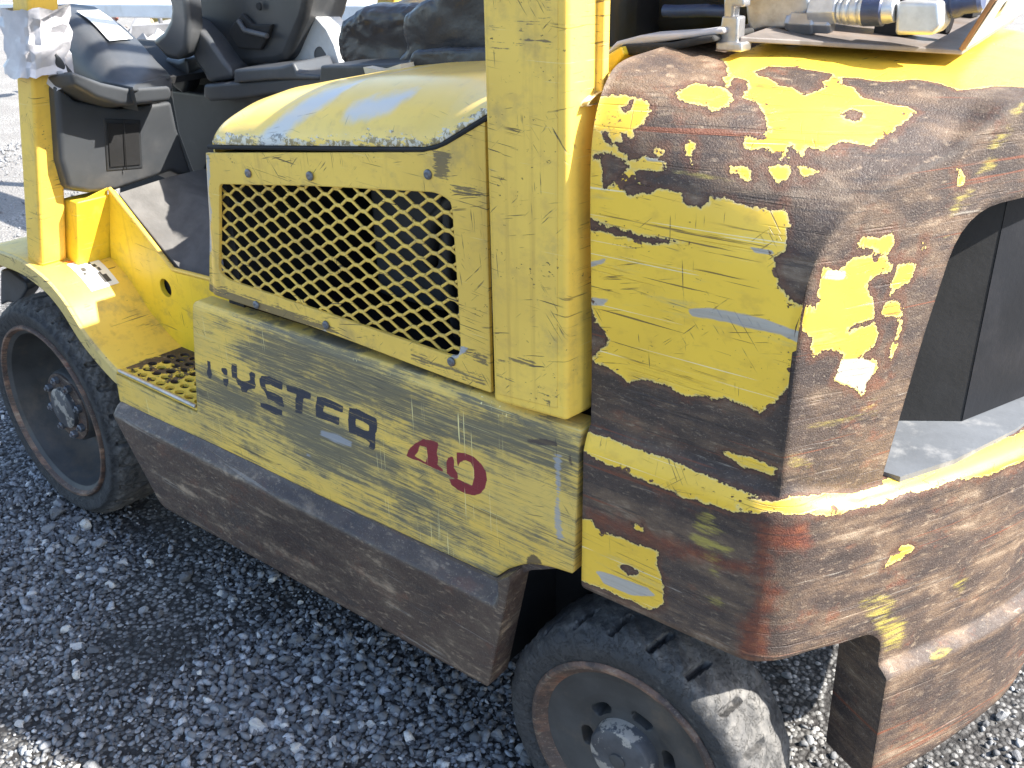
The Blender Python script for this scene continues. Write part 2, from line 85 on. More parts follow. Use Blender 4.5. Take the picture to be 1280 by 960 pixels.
'w_ye2': [[1.4349,0.1,1.0932],[1.4567,0.1,1.1038],[1.463,0.1,1.1113],[1.4457,0.1,1.103],[1.437,0.1,1.0987]],
'w_black_r': [[1.1985,0.45,1.1919],[1.4051,0.45,1.1953],[1.4102,0.45,1.1329],[1.3731,0.45,1.1205],[1.2796,0.45,1.1093],[1.2013,0.45,1.0675]],
'w_bluehose': [[1.3685,0.4,1.152],[1.4154,0.4,1.1547]],
'w_bolt': [[1.6072,0.105,1.1419],[1.5981,0.105,1.1837]],
'w_hexblock': [[1.5293,0.275,1.1867],[1.6088,0.275,1.1887],[1.6127,0.275,1.1718],[1.6022,0.275,1.1627],[1.5938,0.275,1.1501],[1.5587,0.275,1.1485],[1.5437,0.275,1.1442],[1.5366,0.275,1.1529]],
'w_plug': [[1.593,0.275,1.1571],[1.6298,0.275,1.1569]],
'w_fit': [[1.6281,0.275,1.1706],[1.7107,0.275,1.1752]],
'w_bracket': [[1.7111,0.27,1.1837],[1.7562,0.27,1.185],[1.7617,0.27,1.1615],[1.7551,0.27,1.1515],[1.7146,0.27,1.1495]],
'w_fit2': [[1.7449,0.31,1.1787],[1.782,0.31,1.1847]],
'w_plate': [[1.809,0.2,1.1531],[1.8136,0.2,1.1526],[1.8627,0.2,1.1831],[1.8524,0.2,1.2355],[1.8344,0.2,1.2285]],
'w_plate_label': [[1.8345,0.1975,1.1937],[1.8591,0.1975,1.2042],[1.8621,0.1975,1.1889],[1.8339,0.1975,1.1816]],
'w_hook': [[-0.2831,0.1,0.5283],[-0.2368,0.1,0.5415],[-0.1683,0.1,0.5235],[-0.1619,0.1,0.505],[-0.1981,0.1,0.477],[-0.2331,0.1,0.4529],[-0.2936,0.1,0.4435],[-0.3354,0.1,0.4257]],
'w_G_out': [[0.7751,0.012,0.9547],[1.0443,0.012,0.9871],[1.2418,0.012,1.0119],[1.2667,0.012,1.0208],[1.303,0.012,1.0383],[1.3427,0.012,1.062],[1.3397,0.012,0.7064],[1.2629,0.012,0.7072],[1.0021,0.012,0.7149],[0.7156,0.012,0.7138]],
'w_G_open': [[0.7985,0.012,0.9093],[1.0369,0.012,0.9395],[1.2587,0.012,0.9639],[1.2826,0.012,0.9573],[1.2859,0.012,0.9456],[1.2889,0.012,0.7568],[1.2825,0.012,0.7435],[1.265,0.012,0.7413],[1.0069,0.012,0.7459],[0.7831,0.012,0.7491],[0.7596,0.012,0.7581]],
'w_ridge_post': [[0.2722,0.02,1.133],[0.3625,0.02,1.1365]],
'w_cowl_core': [[0.3063,0.0505,1.0754],[0.2894,0.0876,1.0283],[0.2793,0.144,1.0003],[0.2731,0.2038,0.9831],[0.2695,0.2779,0.9731],[0.2589,0.2791,0.9436],[0.2642,0.178,0.9584],[0.2745,0.0866,0.987],[0.2867,0.0546,1.0208]],
'w_tr1': [[1.579,0.1724,1.15]],
'w_tr2': [[1.6257,0.2262,1.144]],
'w_sc1': [[0.7099,0.012,0.7299],[0.8536,0.012,0.7326],[0.9823,0.012,0.7282],[1.0187,0.012,0.7272],[1.0415,0.012,0.7206],[1.0042,0.012,0.7114],[0.8346,0.012,0.7076],[0.7033,0.012,0.7045]],
'w_sc2': [[1.2845,0.012,0.7606],[1.3357,0.012,0.7565],[1.3351,0.012,0.7428],[1.2887,0.012,0.7499]],
'w_sc3': [[1.1975,0.012,0.7282],[1.2581,0.012,0.726],[1.3298,0.012,0.7238],[1.3294,0.012,0.7138],[1.277,0.012,0.7151],[1.1968,0.012,0.7198]],
'w_sc4': [[1.2568,0.012,1.0171],[1.288,0.012,1.0175],[1.2801,0.012,0.9819],[1.259,0.012,0.984]],
'w_sc5': [[1.2834,0.012,0.979],[1.3334,0.012,0.9771],[1.3331,0.012,0.9685],[1.2873,0.012,0.9684]],
'w_sv1': [[0.9734,0.012,0.712],[0.9987,0.012,0.7154],[1.017,0.012,0.7163],[1.0254,0.012,0.7123],[1.0151,0.012,0.7036],[0.9967,0.012,0.703],[0.9814,0.012,0.7036]],
'w_sv2': [[1.2893,0.012,0.7618],[1.3011,0.012,0.7609],[1.2835,0.012,0.7427],[1.2734,0.012,0.7361],[1.2687,0.012,0.7388]],
'w_sv3': [[0.7757,0.012,0.9519],[0.7851,0.012,0.951],[0.7783,0.012,0.9189],[0.7644,0.012,0.8914],[0.7656,0.012,0.8568],[0.7481,0.012,0.8274],[0.7473,0.012,0.7956],[0.7283,0.012,0.7783],[0.7448,0.012,0.8535]],
'w_fad1': [[1.0832,0.06,1.0469],[1.1126,0.06,1.06],[1.1731,0.06,1.0743],[1.1842,0.06,1.0702],[1.1653,0.06,1.0514],[1.1127,0.06,1.0339],[1.0818,0.06,1.0351]],  # outlines of hood glare and faded paint
'w_fad2': [[0.889,0.05,0.9603],[0.9311,0.05,1.0084],[0.9914,0.05,1.0553],[1.0435,0.05,1.0724],[1.0373,0.05,1.0517],[1.0001,0.05,1.0254],[0.9681,0.05,0.9975],[0.9525,0.05,0.968]],
'w_stain': [[0.3808,0.0315,0.52],[0.3728,0.0759,0.52],[0.4075,0.0609,0.52],[0.4643,0.0633,0.52],[0.5187,0.0841,0.52],[0.5449,0.0659,0.52],[0.457,0.0152,0.52],[0.4279,0.0127,0.52]],
'w_fsil': [[0.3693,-0.0249,0.53],[0.361,-0.0116,0.53],[0.4227,-0.033,0.53],[0.4739,-0.0586,0.53],[0.4798,-0.0719,0.53],[0.4344,-0.0564,0.53]],
'w_fwall': [[-0.2715,0.5,0.9388],[0.4892,0.5,0.9935],[0.4475,0.5,0.7243],[-0.3904,0.5,0.5976]],
'w_cfil': [[-0.1933,0.335,1.0211],[0.0291,0.335,1.0238],[0.1828,0.335,0.9814],[0.1788,0.335,0.968],[0.0062,0.335,0.9579],[-0.1893,0.335,0.9788]],
'w_pa': [[1.3677,-0.0104,1.1476],[1.398,-0.0104,1.1481],[1.4128,-0.0104,1.1506],[1.4256,-0.0104,1.157],[1.4281,-0.0104,1.1552],[1.4145,-0.0104,1.1469],[1.3979,-0.0104,1.1443],[1.3683,-0.0104,1.1426]],
'w_pb': [[1.4409,-0.0104,1.1596],[1.4486,-0.0104,1.1574],[1.4643,-0.0104,1.1497],[1.4633,-0.0104,1.1465],[1.4504,-0.0104,1.1516],[1.4402,-0.0104,1.1564]],
'w_pc': [[1.3724,-0.0104,1.1688],[1.4132,-0.0104,1.1722],[1.4487,-0.0104,1.179],[1.4498,-0.0104,1.1759],[1.4131,-0.0104,1.1685],[1.3722,-0.0104,1.165]],
'w_pd': [[1.4118,-0.0104,1.1722],[1.4175,-0.0104,1.1724],[1.418,-0.0104,1.1552],[1.4129,-0.0104,1.155]],
'w_pe': [[1.4505,-0.0104,1.1961],[1.4543,-0.0104,1.1963],[1.4549,-0.0104,1.1756],[1.4508,-0.0104,1.1744]],
'w_pf': [[1.3718,-0.0104,0.7727],[1.412,-0.0104,0.7867],[1.436,-0.0104,0.7877],[1.4282,-0.0104,0.7782],[1.396,-0.0104,0.7709],[1.3716,-0.0104,0.7664]],
'w_pg': [[1.4349,-0.0104,0.7468],[1.4579,-0.0104,0.7501],[1.4796,-0.0104,0.7477],[1.4774,-0.0104,0.743],[1.4502,-0.0104,0.741]],
'w_ph': [[1.367,-0.0104,0.7498],[1.3995,-0.0104,0.7491],[1.3994,-0.0104,0.7442],[1.3668,-0.0104,0.7442]],
'w_pi': [[1.4437,-0.0104,0.7356],[1.4548,-0.0104,0.7396],[1.4556,-0.0104,0.7316],[1.4475,-0.0104,0.7285]],
'w_pj': [[1.4647,-0.0104,0.7289],[1.4782,-0.0104,0.7323],[1.4775,-0.0104,0.7266],[1.4655,-0.0104,0.7229]],
}


# ------------------------------------------------------------------ node helpers
class NT:
    def __init__(s, name):
        s.m = bpy.data.materials.new(name); s.m.use_nodes = True; s.t = s.m.node_tree
        s.b = s.t.nodes['Principled BSDF']; s.tc = s.t.nodes.new('ShaderNodeTexCoord')
    def n(s, k, **kw):
        x = s.t.nodes.new(k)
        for a, v in kw.items(): setattr(x, a, v)
        return x
    def put(s, sock, v):
        if v is None: return
        if isinstance(v, bpy.types.NodeSocket): s.t.links.new(v, sock)
        elif isinstance(v, tuple) and len(v) == 3 and sock.type == 'RGBA': sock.default_value = (*v, 1)
        else: sock.default_value = v
    def math(s, op, a, b=None, c=None, clamp=False):
        x = s.n('ShaderNodeMath', operation=op, use_clamp=clamp)
        s.put(x.inputs[0], a); s.put(x.inputs[1], b); s.put(x.inputs[2], c); return x.outputs[0]
    def map(s, scale, rot=(0, 0, 0), loc=(0, 0, 0)):
        x = s.n('ShaderNodeMapping')
        if any(rot): x.vector_type = 'TEXTURE'; scale = tuple(1/q for q in scale)
        x.inputs['Scale'].default_value = scale
        x.inputs['Rotation'].default_value = rot; x.inputs['Location'].default_value = loc
        s.t.links.new(s.tc.outputs['Object'], x.inputs[0]); return x.outputs[0]
    def noise(s, scale=(1, 1, 1), freq=1.0, det=4.0, rough=.55, rot=(0, 0, 0), loc=(0, 0, 0), dist=0.0):
        x = s.n('ShaderNodeTexNoise'); s.t.links.new(s.map(scale, rot, loc), x.inputs['Vector'])
        x.inputs['Scale'].default_value = freq; x.inputs['Detail'].default_value = det
        x.inputs['Roughness'].default_value = rough; x.inputs['Distortion'].default_value = dist
        return x.outputs[0]
    def step(s, v, a, b, lo=0.0, hi=1.0):
        x = s.n('ShaderNodeMapRange', interpolation_type='SMOOTHSTEP'); s.put(x.inputs[0], v)
        for i, q in zip((1, 2, 3, 4), (a, b, lo, hi)): x.inputs[i].default_value = q
        return x.outputs[0]
    def ramp(s, v, stops):
        x = s.n('ShaderNodeValToRGB'); s.put(x.inputs[0], v); e = x.color_ramp.elements
        while len(e) < len(stops): e.new(.5)
        for q, (p, c) in zip(e, stops): q.position = p; q.color = (*c, 1)
        return x.outputs[0]
    def mix(s, f, a, b, mode='MIX'):
        x = s.n('ShaderNodeMix', data_type='RGBA', blend_type=mode)
        s.put(x.inputs[0], f); s.put(x.inputs[6], a); s.put(x.inputs[7], b); return x.outputs[2]
    def mixf(s, f, a, b):
        x = s.n('ShaderNodeMix', data_type='FLOAT'); s.put(x.inputs[0], f); s.put(x.inputs[2], a); s.put(x.inputs[3], b); return x.outputs[0]
    def attr(s, name):
        return s.n('ShaderNodeAttribute', attribute_name=name).outputs['Fac']
    def bump(s, h, dist, strength=1.0, bevel=0.0, nrm=None):
        x = s.n('ShaderNodeBump'); s.put(x.inputs['Height'], h); x.inputs['Distance'].default_value = dist
        x.inputs['Strength'].default_value = strength
        if bevel:
            bv = s.n('ShaderNodeBevel', samples=4); bv.inputs[0].default_value = bevel
            s.t.links.new(bv.outputs[0], x.inputs['Normal'])
        elif nrm is not None: s.t.links.new(nrm, x.inputs['Normal'])
        return x.outputs[0]
    def out(s, col, rough, nrm=None, metal=0.0, spec=None):
        s.put(s.b.inputs['Base Color'], col); s.put(s.b.inputs['Roughness'], rough); s.put(s.b.inputs['Metallic'], metal)
        if nrm is not None: s.put(s.b.inputs['Normal'], nrm)
        if spec is not None: s.b.inputs['Specular IOR Level'].default_value = spec
        return s.m

def yellow_base(N, tint=(.70, .47, .12)):
    big = N.noise((1, 1, 1), 5, 3)
    c = N.mix(N.step(big, .3, .7), tint, (tint[0]*.86, tint[1]*.84, tint[2]*.85))
    blot = N.noise((1, 1, 1.6), 38, 5, .6)
    return N.mix(N.step(blot, .5, .72, 0, .35), c, (tint[0]*.62, tint[1]*.58, tint[2]*.9))

def scratches(N, dens=.62, rotz=0.0, loc=0.0, thin=170.0, long=4.0):
    """long thin marks, mostly along X"""
    a = N.noise((long, long, thin), 1, 3, .55, rot=(0, rotz, 0), loc=(loc, 0, 0), dist=.2)
    g = N.noise((1, 1, 2.2), 7, 2, .5, loc=(3+loc, 1, 2))
    m = N.step(a, dens, dens+.035)
    return N.math('MULTIPLY', m, N.step(g, .46, .6))
def hairlines(N, seed=0.0, dens=.70):
    """fine short scratches in several directions, in clusters"""
    out = None
    for k, (ang, th, lg) in enumerate(((.10, 420, 9), (-.22, 380, 14), (.9, 420, 16), (1.50, 360, 12), (-.75, 440, 20))):
        a = N.noise((lg, lg, th), 1, 2, .5, rot=(0, ang, 0), loc=(seed+k*3.1, k*.7, seed), dist=.35)
        g = N.noise((1, 1, 1), 8+2*k, 3, .6, loc=(seed+k*1.7, 5, k))
        m = N.math('MULTIPLY', N.step(a, dens, dens+.03), N.step(g, .50 if k < 2 else .56, .60 if k < 2 else .64))
        out = m if out is None else N.math('MAXIMUM', out, m)
    return out
def specks(N, freq=120, thr=.70, loc=0.0):
    """irregular little chips and scuffed clusters"""
    a = N.noise((1, 1, 1.5), freq, 5, .68, loc=(loc, 2, 3)); g = N.noise((1, 1, 2.4), 10, 4, .62, loc=(loc+4, 7, 1))
    return N.step(N.math('ADD', a, N.math('MULTIPLY', N.math('SUBTRACT', g, .5), .5)), thr, thr+.02)
def mat_yellow(name, tint=(.66, .50, .115), wear=.5, dirt=.3, rough=.42, bevel=.003, attrs=False):
    N = NT(name); c = yellow_base(N, tint)
    d1 = N.noise((1, 1, 1), 15, 6, .65, loc=(7, 3, 1))
    c = N.mix(N.step(d1, .52, .75, 0, dirt), c, (.24, .18, .10))
    run = N.noise((60, 60, 2.5), 1, 4, .6, loc=(4, 1, 1)); c = N.mix(N.step(run, .56, .74, 0, dirt*.8), c, (tint[0]*.55, tint[1]*.50, tint[2]*.6))
    big = scratches(N, .70-.05*wear, .05, 1.3, 240, 6); h1 = hairlines(N, 1.0, .70-.05*wear); sp = specks(N, 150, .735-.05*wear)
    s = N.math('MAXIMUM', big, N.math('MAXIMUM', h1, sp))
    c = N.mix(N.math('MULTIPLY', s, min(1, .45+.5*wear)), c, (.055, .045, .035))
    lt = N.noise((6, 6, 380), 1, 3, .6, loc=(8, 8, 5)); c = N.mix(N.step(lt, .68, .71, 0, .5), c, (.80, .70, .40))
    if attrs:
        st = N.noise((14, 14, 300), 1, 5, .7, loc=(2, 2, 2)); bl = N.noise((1, 1, 1), 90, 5, .7)
        k = N.step(N.math('ADD', N.attr('scuff'), N.math('ADD', N.math('MULTIPLY', N.math('SUBTRACT', st, .5), .045), N.math('MULTIPLY', N.math('SUBTRACT', bl, .5), .016))), .0, .003)
        c = N.mix(N.math('MULTIPLY', k, .8), c, (.085, .07, .055))
        k2 = N.step(N.math('ADD', N.attr('silver'), N.math('MULTIPLY', N.math('SUBTRACT', bl, .5), .014)), -.001, .0012); c = N.mix(N.math('MULTIPLY', k2, .85), c, (.36, .38, .42))
    fine = N.noise((1, 1, 1), 260, 2, .5)
    h = N.math('SUBTRACT', N.math('MULTIPLY', fine, .12), s)
    h = N.math('ADD', h, N.math('MULTIPLY', N.noise((1, 1, 1), 7, 2), 3.5))
    return N.out(c, N.mixf(s, rough, .7), N.bump(h, .0007, .8, bevel))

def rust_color(N, dark=(.034, .024, .021), mid=(.135, .088, .057), red=(.21, .065, .028), amt=.25):
    a = N.noise((1, 1, 2.4), 10, 7, .65, dist=.3); st = N.noise((3, 3, 90), 1, 3, .5, loc=(4, 4, 4))
    v = N.math('ADD', N.math('MULTIPLY', a, .8), N.math('MULTIPLY', st, .25))
    c = N.ramp(v, [(.36, dark), (.5, (.064, .043, .034)), (.6, mid), (.70, (.31, .23, .16))])
    r = N.noise((1, 1, 1.7), 16, 6, .7, loc=(9, 2, 7))
    c = N.mix(N.step(r, .56, .70, 0, amt*2), c, red)
    pale = N.noise((1, 1, 3), 60, 4, .6, loc=(1, 12, 7))
    c = N.mix(N.step(pale, .57, .70, 0, .6), c, (.28, .21, .145))
    big = N.noise((1, 1, 1.5), 4.5, 6, .62, loc=(13, 3, 8)); c = N.mix(N.step(big, .40, .52), N.mix(.50, c, (.020, .014, .015)), c)
    gr = N.noise((1, 1, 1), 380, 2, .6); return N.mix(N.step(gr, .60, .72, 0, .5), c, (.27, .22, .17)), v

def mat_rust(name, bevel=.003, amt=.25, rough=.62, mid=(.105, .066, .048), dark=(.036, .026, .028)):
    N = NT(name); c, v = rust_color(N, amt=amt, mid=mid, dark=dark)
    pit = N.noise((1, 1, 1), 170, 3, .6)
    s = scratches(N, .63, .05, 2.2); c = N.mix(N.math('MULTIPLY', s, .5), c, (.24, .21, .18))
    h = N.math('ADD', N.math('MULTIPLY', pit, .8), N.math('MULTIPLY', N.noise((1, 1, 1), 12, 3), 1.3))
    h = N.math('SUBTRACT', h, N.math('MULTIPLY', s, .6))
    return N.out(c, N.mixf(N.step(pit, .4, .6), rough-.08, rough+.1), N.bump(h, .0010, .8, bevel))

def mat_counterweight():
    """old yellow paint (attribute 'paint', metres inside a chip outline) flaking off pitted brown iron"""
    N = NT('flaking_yellow_paint_over_rust'); rc, rv = rust_color(N, amt=.22)
    n1 = N.noise((1, 1, 1), 48, 6, .72); n2 = N.noise((1, 1, 1), 230, 3, .65)
    e = N.math('ADD', N.math('MULTIPLY', N.math('SUBTRACT', n1, .5), .020), N.math('MULTIPLY', N.math('SUBTRACT', n2, .5), .006))
    P = N.math('ADD', N.attr('paint'), e); M = N.step(P, -.0004, .0004)
    # pocks of lost paint inside the painted areas
    pk = N.noise((1, 1, 1.3), 33, 5, .6, loc=(5, 5, 9)); pk = N.math('ADD', pk, N.math('MULTIPLY', N.math('MAXIMUM', N.math('SUBTRACT', .016, P), 0.0), 7.0)); M = N.math('MULTIPLY', M, N.step(pk, .735, .715))
    pk2 = N.math('ADD', N.noise((1, 1, 1.3), 120, 5, .65, loc=(15, 5, 9)), N.math('MULTIPLY', N.math('MAXIMUM', N.math('SUBTRACT', .012, P), 0.0), 9.0)); M = N.math('MULTIPLY', M, N.step(pk2, .725, .705))
    sm = N.step(N.math('ADD', N.attr('smear'), N.math('MULTIPLY', N.math('SUBTRACT', N.noise((8, 8, 55), 1, 5, .7), .5), .075)), .0, .012)
    smn = N.noise((20, 20, 160), 1, 4, .7, loc=(3, 3, 3)); sm = N.math('MULTIPLY', sm, N.step(smn, .38, .60))
    rc = N.mix(N.step(N.math('ADD', N.attr('redrust'), N.math('MULTIPLY', N.math('SUBTRACT', N.noise((1, 1, 1), 45, 6, .7), .5), .045)), -.012, .012, 0, .8),
               rc, N.ramp(N.noise((1, 1, 2), 60, 5, .7, loc=(6, 1, 1)), [(.35, (.09, .022, .013)), (.55, (.19, .048, .02)), (.72, (.30, .11, .04))]))
    rc = N.mix(N.math('MULTIPLY', sm, .6), rc, (.50, .41, .07))
    rs = N.noise((2.2, 2.2, 120), 1, 4, .6, loc=(31, 3, 3)); rc = N.mix(N.step(rs, .63, .68, 0, .75), rc, (.17, .05, .022)); ds = N.noise((7, 7, 130), 1, 5, .7, loc=(17, 3, 3)); rc = N.mix(N.step(ds, .55, .66, 0, .6), rc, (.022, .017, .017)); bare = N.noise((6, 6, 150), 1, 4, .7, loc=(13, 3, 3)); rc = N.mix(N.step(bare, .66, .70, 0, .55), rc, (.30, .27, .23))
    y = yellow_base(N, (.86, .555, .055))
    s1 = scratches(N, .645, .03, 1.0, 300, 5); s2 = hairlines(N, 6.0, .655); s = N.math('MAXIMUM', N.math('MAXIMUM', s1, s2), specks(N, 190, .695, 3.0))
    y = N.mix(N.math('MULTIPLY', s, .8), y, (.075, .05, .035))
    wl = N.noise((3, 3, 300), 1, 2, .5, loc=(21, 8, 5)); y = N.mix(N.step(wl, .70, .715, 0, .7), y, (.80, .74, .50))
    dull = N.noise((9, 9, 60), 1, 5, .7, loc=(8, 8, 8)); y = N.mix(N.step(dull, .56, .74, 0, .5), y, (.42, .36, .17))
    g = N.step(N.math('ADD', N.attr('primer'), N.math('MULTIPLY', N.math('SUBTRACT', N.noise((12, 12, 90), 1, 4, .7), .5), .008)), -.001, .0008)
    y = N.mix(N.math('MULTIPLY', g, .85), y, N.mix(N.noise((9, 9, 200), 1, 4, .7, loc=(7, 1, 2)), (.20, .20, .21), (.44, .45, .47)))
    rim = N.math('MULTIPLY', N.step(P, .0035, -.0), M); y = N.mix(N.math('MULTIPLY', rim, .55), y, (.62, .55, .30))
    c = N.mix(M, rc, y)
    bleed = N.math('MULTIPLY', N.step(N.math('ADD', P, N.math('MULTIPLY', N.math('SUBTRACT', N.noise((1, 1, 1), 60, 4, .7, loc=(3, 9, 1)), .5), .02)), -.011, -.001), N.math('SUBTRACT', 1.0, M)); c = N.mix(N.math('MULTIPLY', bleed, .6), c, N.mix(N.noise((1, 1, 1), 70, 4), (.05, .018, .012), (.17, .065, .03)))
    lip = N.math('MULTIPLY', N.step(P, -.0028, -.0004), N.step(P, .0004, -.0001)); c = N.mix(N.math('MULTIPLY', lip, .7), c, (.035, .018, .014))
    pit = N.noise((1, 1, 1), 520, 3, .7); pit2 = N.noise((1, 1, 1), 130, 3, .6)
    hr = N.math('ADD', N.math('MULTIPLY', pit, 1.3), N.math('MULTIPLY', pit2, .25))
    hp = N.math('ADD', 1.5, N.math('MULTIPLY', N.math('SUBTRACT', .5, s), .5))
    h = N.math('ADD', N.mixf(M, hr, hp), N.math('MULTIPLY', N.noise((1, 1, 1), 9, 2), 3.0))
    cr = scratches(N, .60, .03, 9.0, 120, 2.0); h = N.math('SUBTRACT', h, N.math('MULTIPLY', cr, .8))
    return N.out(c, N.mixf(M, N.mixf(N.step(pit2, .4, .6), .48, .66), .40), N.bump(h, .0011, .9, .013))

def mat_panel():
    """yellow cover rubbed grey-black along its length, with worn lettering"""
    N = NT('scuffed_yellow_paint'); y = yellow_base(N, (.80, .535, .095))
    f1 = N.noise((6, 6, 120), 1, 6, .74, rot=(0, .015, 0), dist=.15); f2 = N.noise((13, 13, 430), 1, 4, .7, rot=(0, -.01, 0), loc=(2, 1, 5), dist=.1); bg = N.noise((1.6, 1.6, 6), 2.2, 3, .5, loc=(1, 0, 2.3))
    a = N.math('MULTIPLY', N.step(N.attr('smudge'), -.045, .03), .10)
    v = N.math('ADD', N.math('ADD', N.math('MULTIPLY', f1, .42), N.math('MULTIPLY', f2, .48)), N.math('ADD', N.math('MULTIPLY', bg, .24), a))
    iso = N.noise((1, 1, 1.6), 13, 6, .7, loc=(5, 2, 2)); bm = N.math('ADD', N.math('ADD', N.math('MULTIPLY', f1, .34), N.math('MULTIPLY', iso, .42)), N.math('ADD', N.math('MULTIPLY', bg, .34), a)); broad = N.step(bm, .50, .68)
    y = N.mix(N.step(N.noise((2, 2, 5), 1.6, 5, .65, loc=(4, 9, 9)), .38, .62, 0, .35), y, (.50, .40, .16)); c = N.mix(N.math('MULTIPLY', broad, .72), y, (.27, .235, .12))
    ln = N.step(N.math('ADD', N.math('MULTIPLY', f2, .75), N.math('MULTIPLY', broad, .10)), .41, .465); ln2 = N.step(N.math('ADD', N.math('MULTIPLY', f1, .8), N.math('MULTIPLY', broad, .12)), .48, .55)
    c = N.mix(N.math('MULTIPLY', N.math('MULTIPLY', ln, N.math('ADD', .35, N.math('MULTIPLY', broad, .65))), .75), c, (.10, .09, .065))
    c = N.mix(N.math('MULTIPLY', ln2, .6), c, (.12, .11, .08))
    lt = N.noise((4, 4, 330), 1, 3, .6, loc=(8, 1, 5)); c = N.mix(N.step(lt, .64, .69, 0, .7), c, (.66, .56, .24))
    wob = N.math('ADD', N.math('MULTIPLY', N.math('SUBTRACT', N.noise((1, 1, 1), 210, 4, .7), .5), .0030), N.math('MULTIPLY', N.math('SUBTRACT', f2, .5), .004))
    k = N.step(N.math('ADD', N.attr('black'), wob), -.0014, -.0003); wear = N.step(f2, .66, .58)
    c = N.mix(N.math('MULTIPLY', k, N.math('ADD', .15, N.math('MULTIPLY', wear, .85))), c, (.022, .026, .042))
    r = N.step(N.math('ADD', N.attr('red'), N.math('MULTIPLY', wob, .7)), -.0003, .0006)
    c = N.mix(N.math('MULTIPLY', r, N.step(f2, .74, .66)), c, (.20, .018, .026))
    g = N.step(N.math('ADD', N.attr('primer'), N.math('MULTIPLY', N.math('SUBTRACT', f2, .5), .02)), -.001, .002); c = N.mix(N.math('MULTIPLY', g, .75), c, (.30, .32, .36))
    d = N.step(N.math('ADD', N.attr('dark'), N.math('MULTIPLY', N.math('SUBTRACT', N.noise((20, 20, 60), 1, 5, .7), .5), .02)), -.001, .002); c = N.mix(N.math('MULTIPLY', d, .85), c, (.05, .035, .035))
    ds = N.math('MAXIMUM', scratches(N, .62, .02, 3.0, 320, 5), N.math('MAXIMUM', hairlines(N, 11.0, .66), specks(N, 170, .70, 8))); c = N.mix(N.math('MULTIPLY', ds, .65), c, (.045, .04, .035)); vl = N.noise((330, 330, 5), 1, 2, .5, loc=(3, 3, 3)); vg = N.noise((1, 1, 1), 6, 2, .5, loc=(9, 9, 2)); c = N.mix(N.math('MULTIPLY', N.step(vl, .67, .70), N.step(vg, .52, .58)), c, (.78, .66, .30))
    h = N.math('ADD', N.math('MULTIPLY', f2, 1.0), N.math('MULTIPLY', f1, .8)); h = N.math('ADD', h, N.math('MULTIPLY', N.noise((1, 1, 1), 8, 2), 3.5))
    return N.out(c, N.mixf(N.step(v, .5, .7), .46, .6), N.bump(h, .0008, .8, .006))

def mat_plain(name, col, rough=.5, var=.25, freq=14, bump=.0004, bfreq=120, metal=0.0, bevel=0.0, dust=None, dfreq=9, dlo=.5, dhi=.7, damt=.5, spec=None):
    N = NT(name); v = N.noise((1, 1, 1), freq, 5, .6)
    c = N.mix(N.step(v, .3, .7), tuple(q*(1-var) for q in col), tuple(min(1, q*(1+var)) for q in col))
    if dust: c = N.mix(N.step(N.noise((1, 1, 1), dfreq, 6, .68, loc=(3, 4, 5)), dlo, dhi, 0, damt), c, dust)
    return N.out(c, rough, N.bump(N.noise((1, 1, 1), bfreq, 3, .6), bump, .8, bevel), metal, spec)

M = {}
M['cw'] = mat_counterweight(); M['panel'] = mat_panel()
M['yel'] = mat_yellow('yellow_paint', (.86, .575, .095), .55, .40)
M['yelworn'] = mat_yellow('worn_yellow_paint', (.83, .555, .10), .9, .5)
M['yelbright'] = mat_yellow('bright_yellow_paint', (.84, .59, .035), .35, .5)
M['scuffed'] = mat_yellow('scuffed_rim_paint', (.60, .46, .16), 1.6, .9)
M['frame'] = mat_yellow('scuffed_frame_paint', (.83, .555, .10), .9, .5, attrs=True); M['fender'] = mat_yellow('stained_fender_paint', (.86, .57, .08), .6, .5, attrs=True)

def mat_hood():
    N = NT('hood_yellow_paint'); c = yellow_base(N, (.84, .59, .13)); wob = N.math('MULTIPLY', N.math('SUBTRACT', N.noise((1, 1, 1), 30, 4, .6), .5), .02)
    c = N.mix(N.step(N.noise((1, 1, 1), 11, 5, .65, loc=(3, 1, 1)), .55, .8, 0, .35), c, (.42, .36, .20))
    c = N.mix(N.step(N.math('ADD', N.attr('faded_glare'), wob), -.008, .008, 0, .85), c, (.50, .54, .58))  # hood glare put into the colour, together with some faded paint
    g = N.math('ADD', N.attr('grime'), N.math('MULTIPLY', N.math('SUBTRACT', N.noise((20, 20, 60), 1, 6, .75), .5), .075)); gk = N.step(g, .0, .004)
    c = N.mix(N.math('MULTIPLY', gk, .75), c, N.mix(N.step(N.noise((1, 1, 1), 130, 4, .7), .45, .55), (.06, .06, .065), (.50, .52, .52)))
    s = N.math('MAXIMUM', hairlines(N, 4.0, .70), specks(N, 150, .76, 5)); c = N.mix(N.math('MULTIPLY', s, .7), c, (.09, .08, .06))
    return N.out(c, .27, N.bump(N.math('SUBTRACT', N.math('MULTIPLY', N.noise((1, 1, 1), 6, 2), 3), s), .0006, .7, .003))
M['hood'] = mat_hood()
M['rust'] = mat_rust('brown_rusted_steel')
M['skirt'] = mat_rust('rubbed_brown_steel', bevel=.006, amt=.10, rough=.40, mid=(.088, .064, .048), dark=(.050, .042, .038))
M['rimrust'] = mat_rust('orange_rusted_rim', amt=.3, mid=(.19, .105, .068), dark=(.10, .06, .045))
M['rimgrey'] = mat_plain('grey_rim_paint', (.042, .042, .042), .6, .3, 12, dust=(.11, .085, .062), damt=.6, bevel=.002)

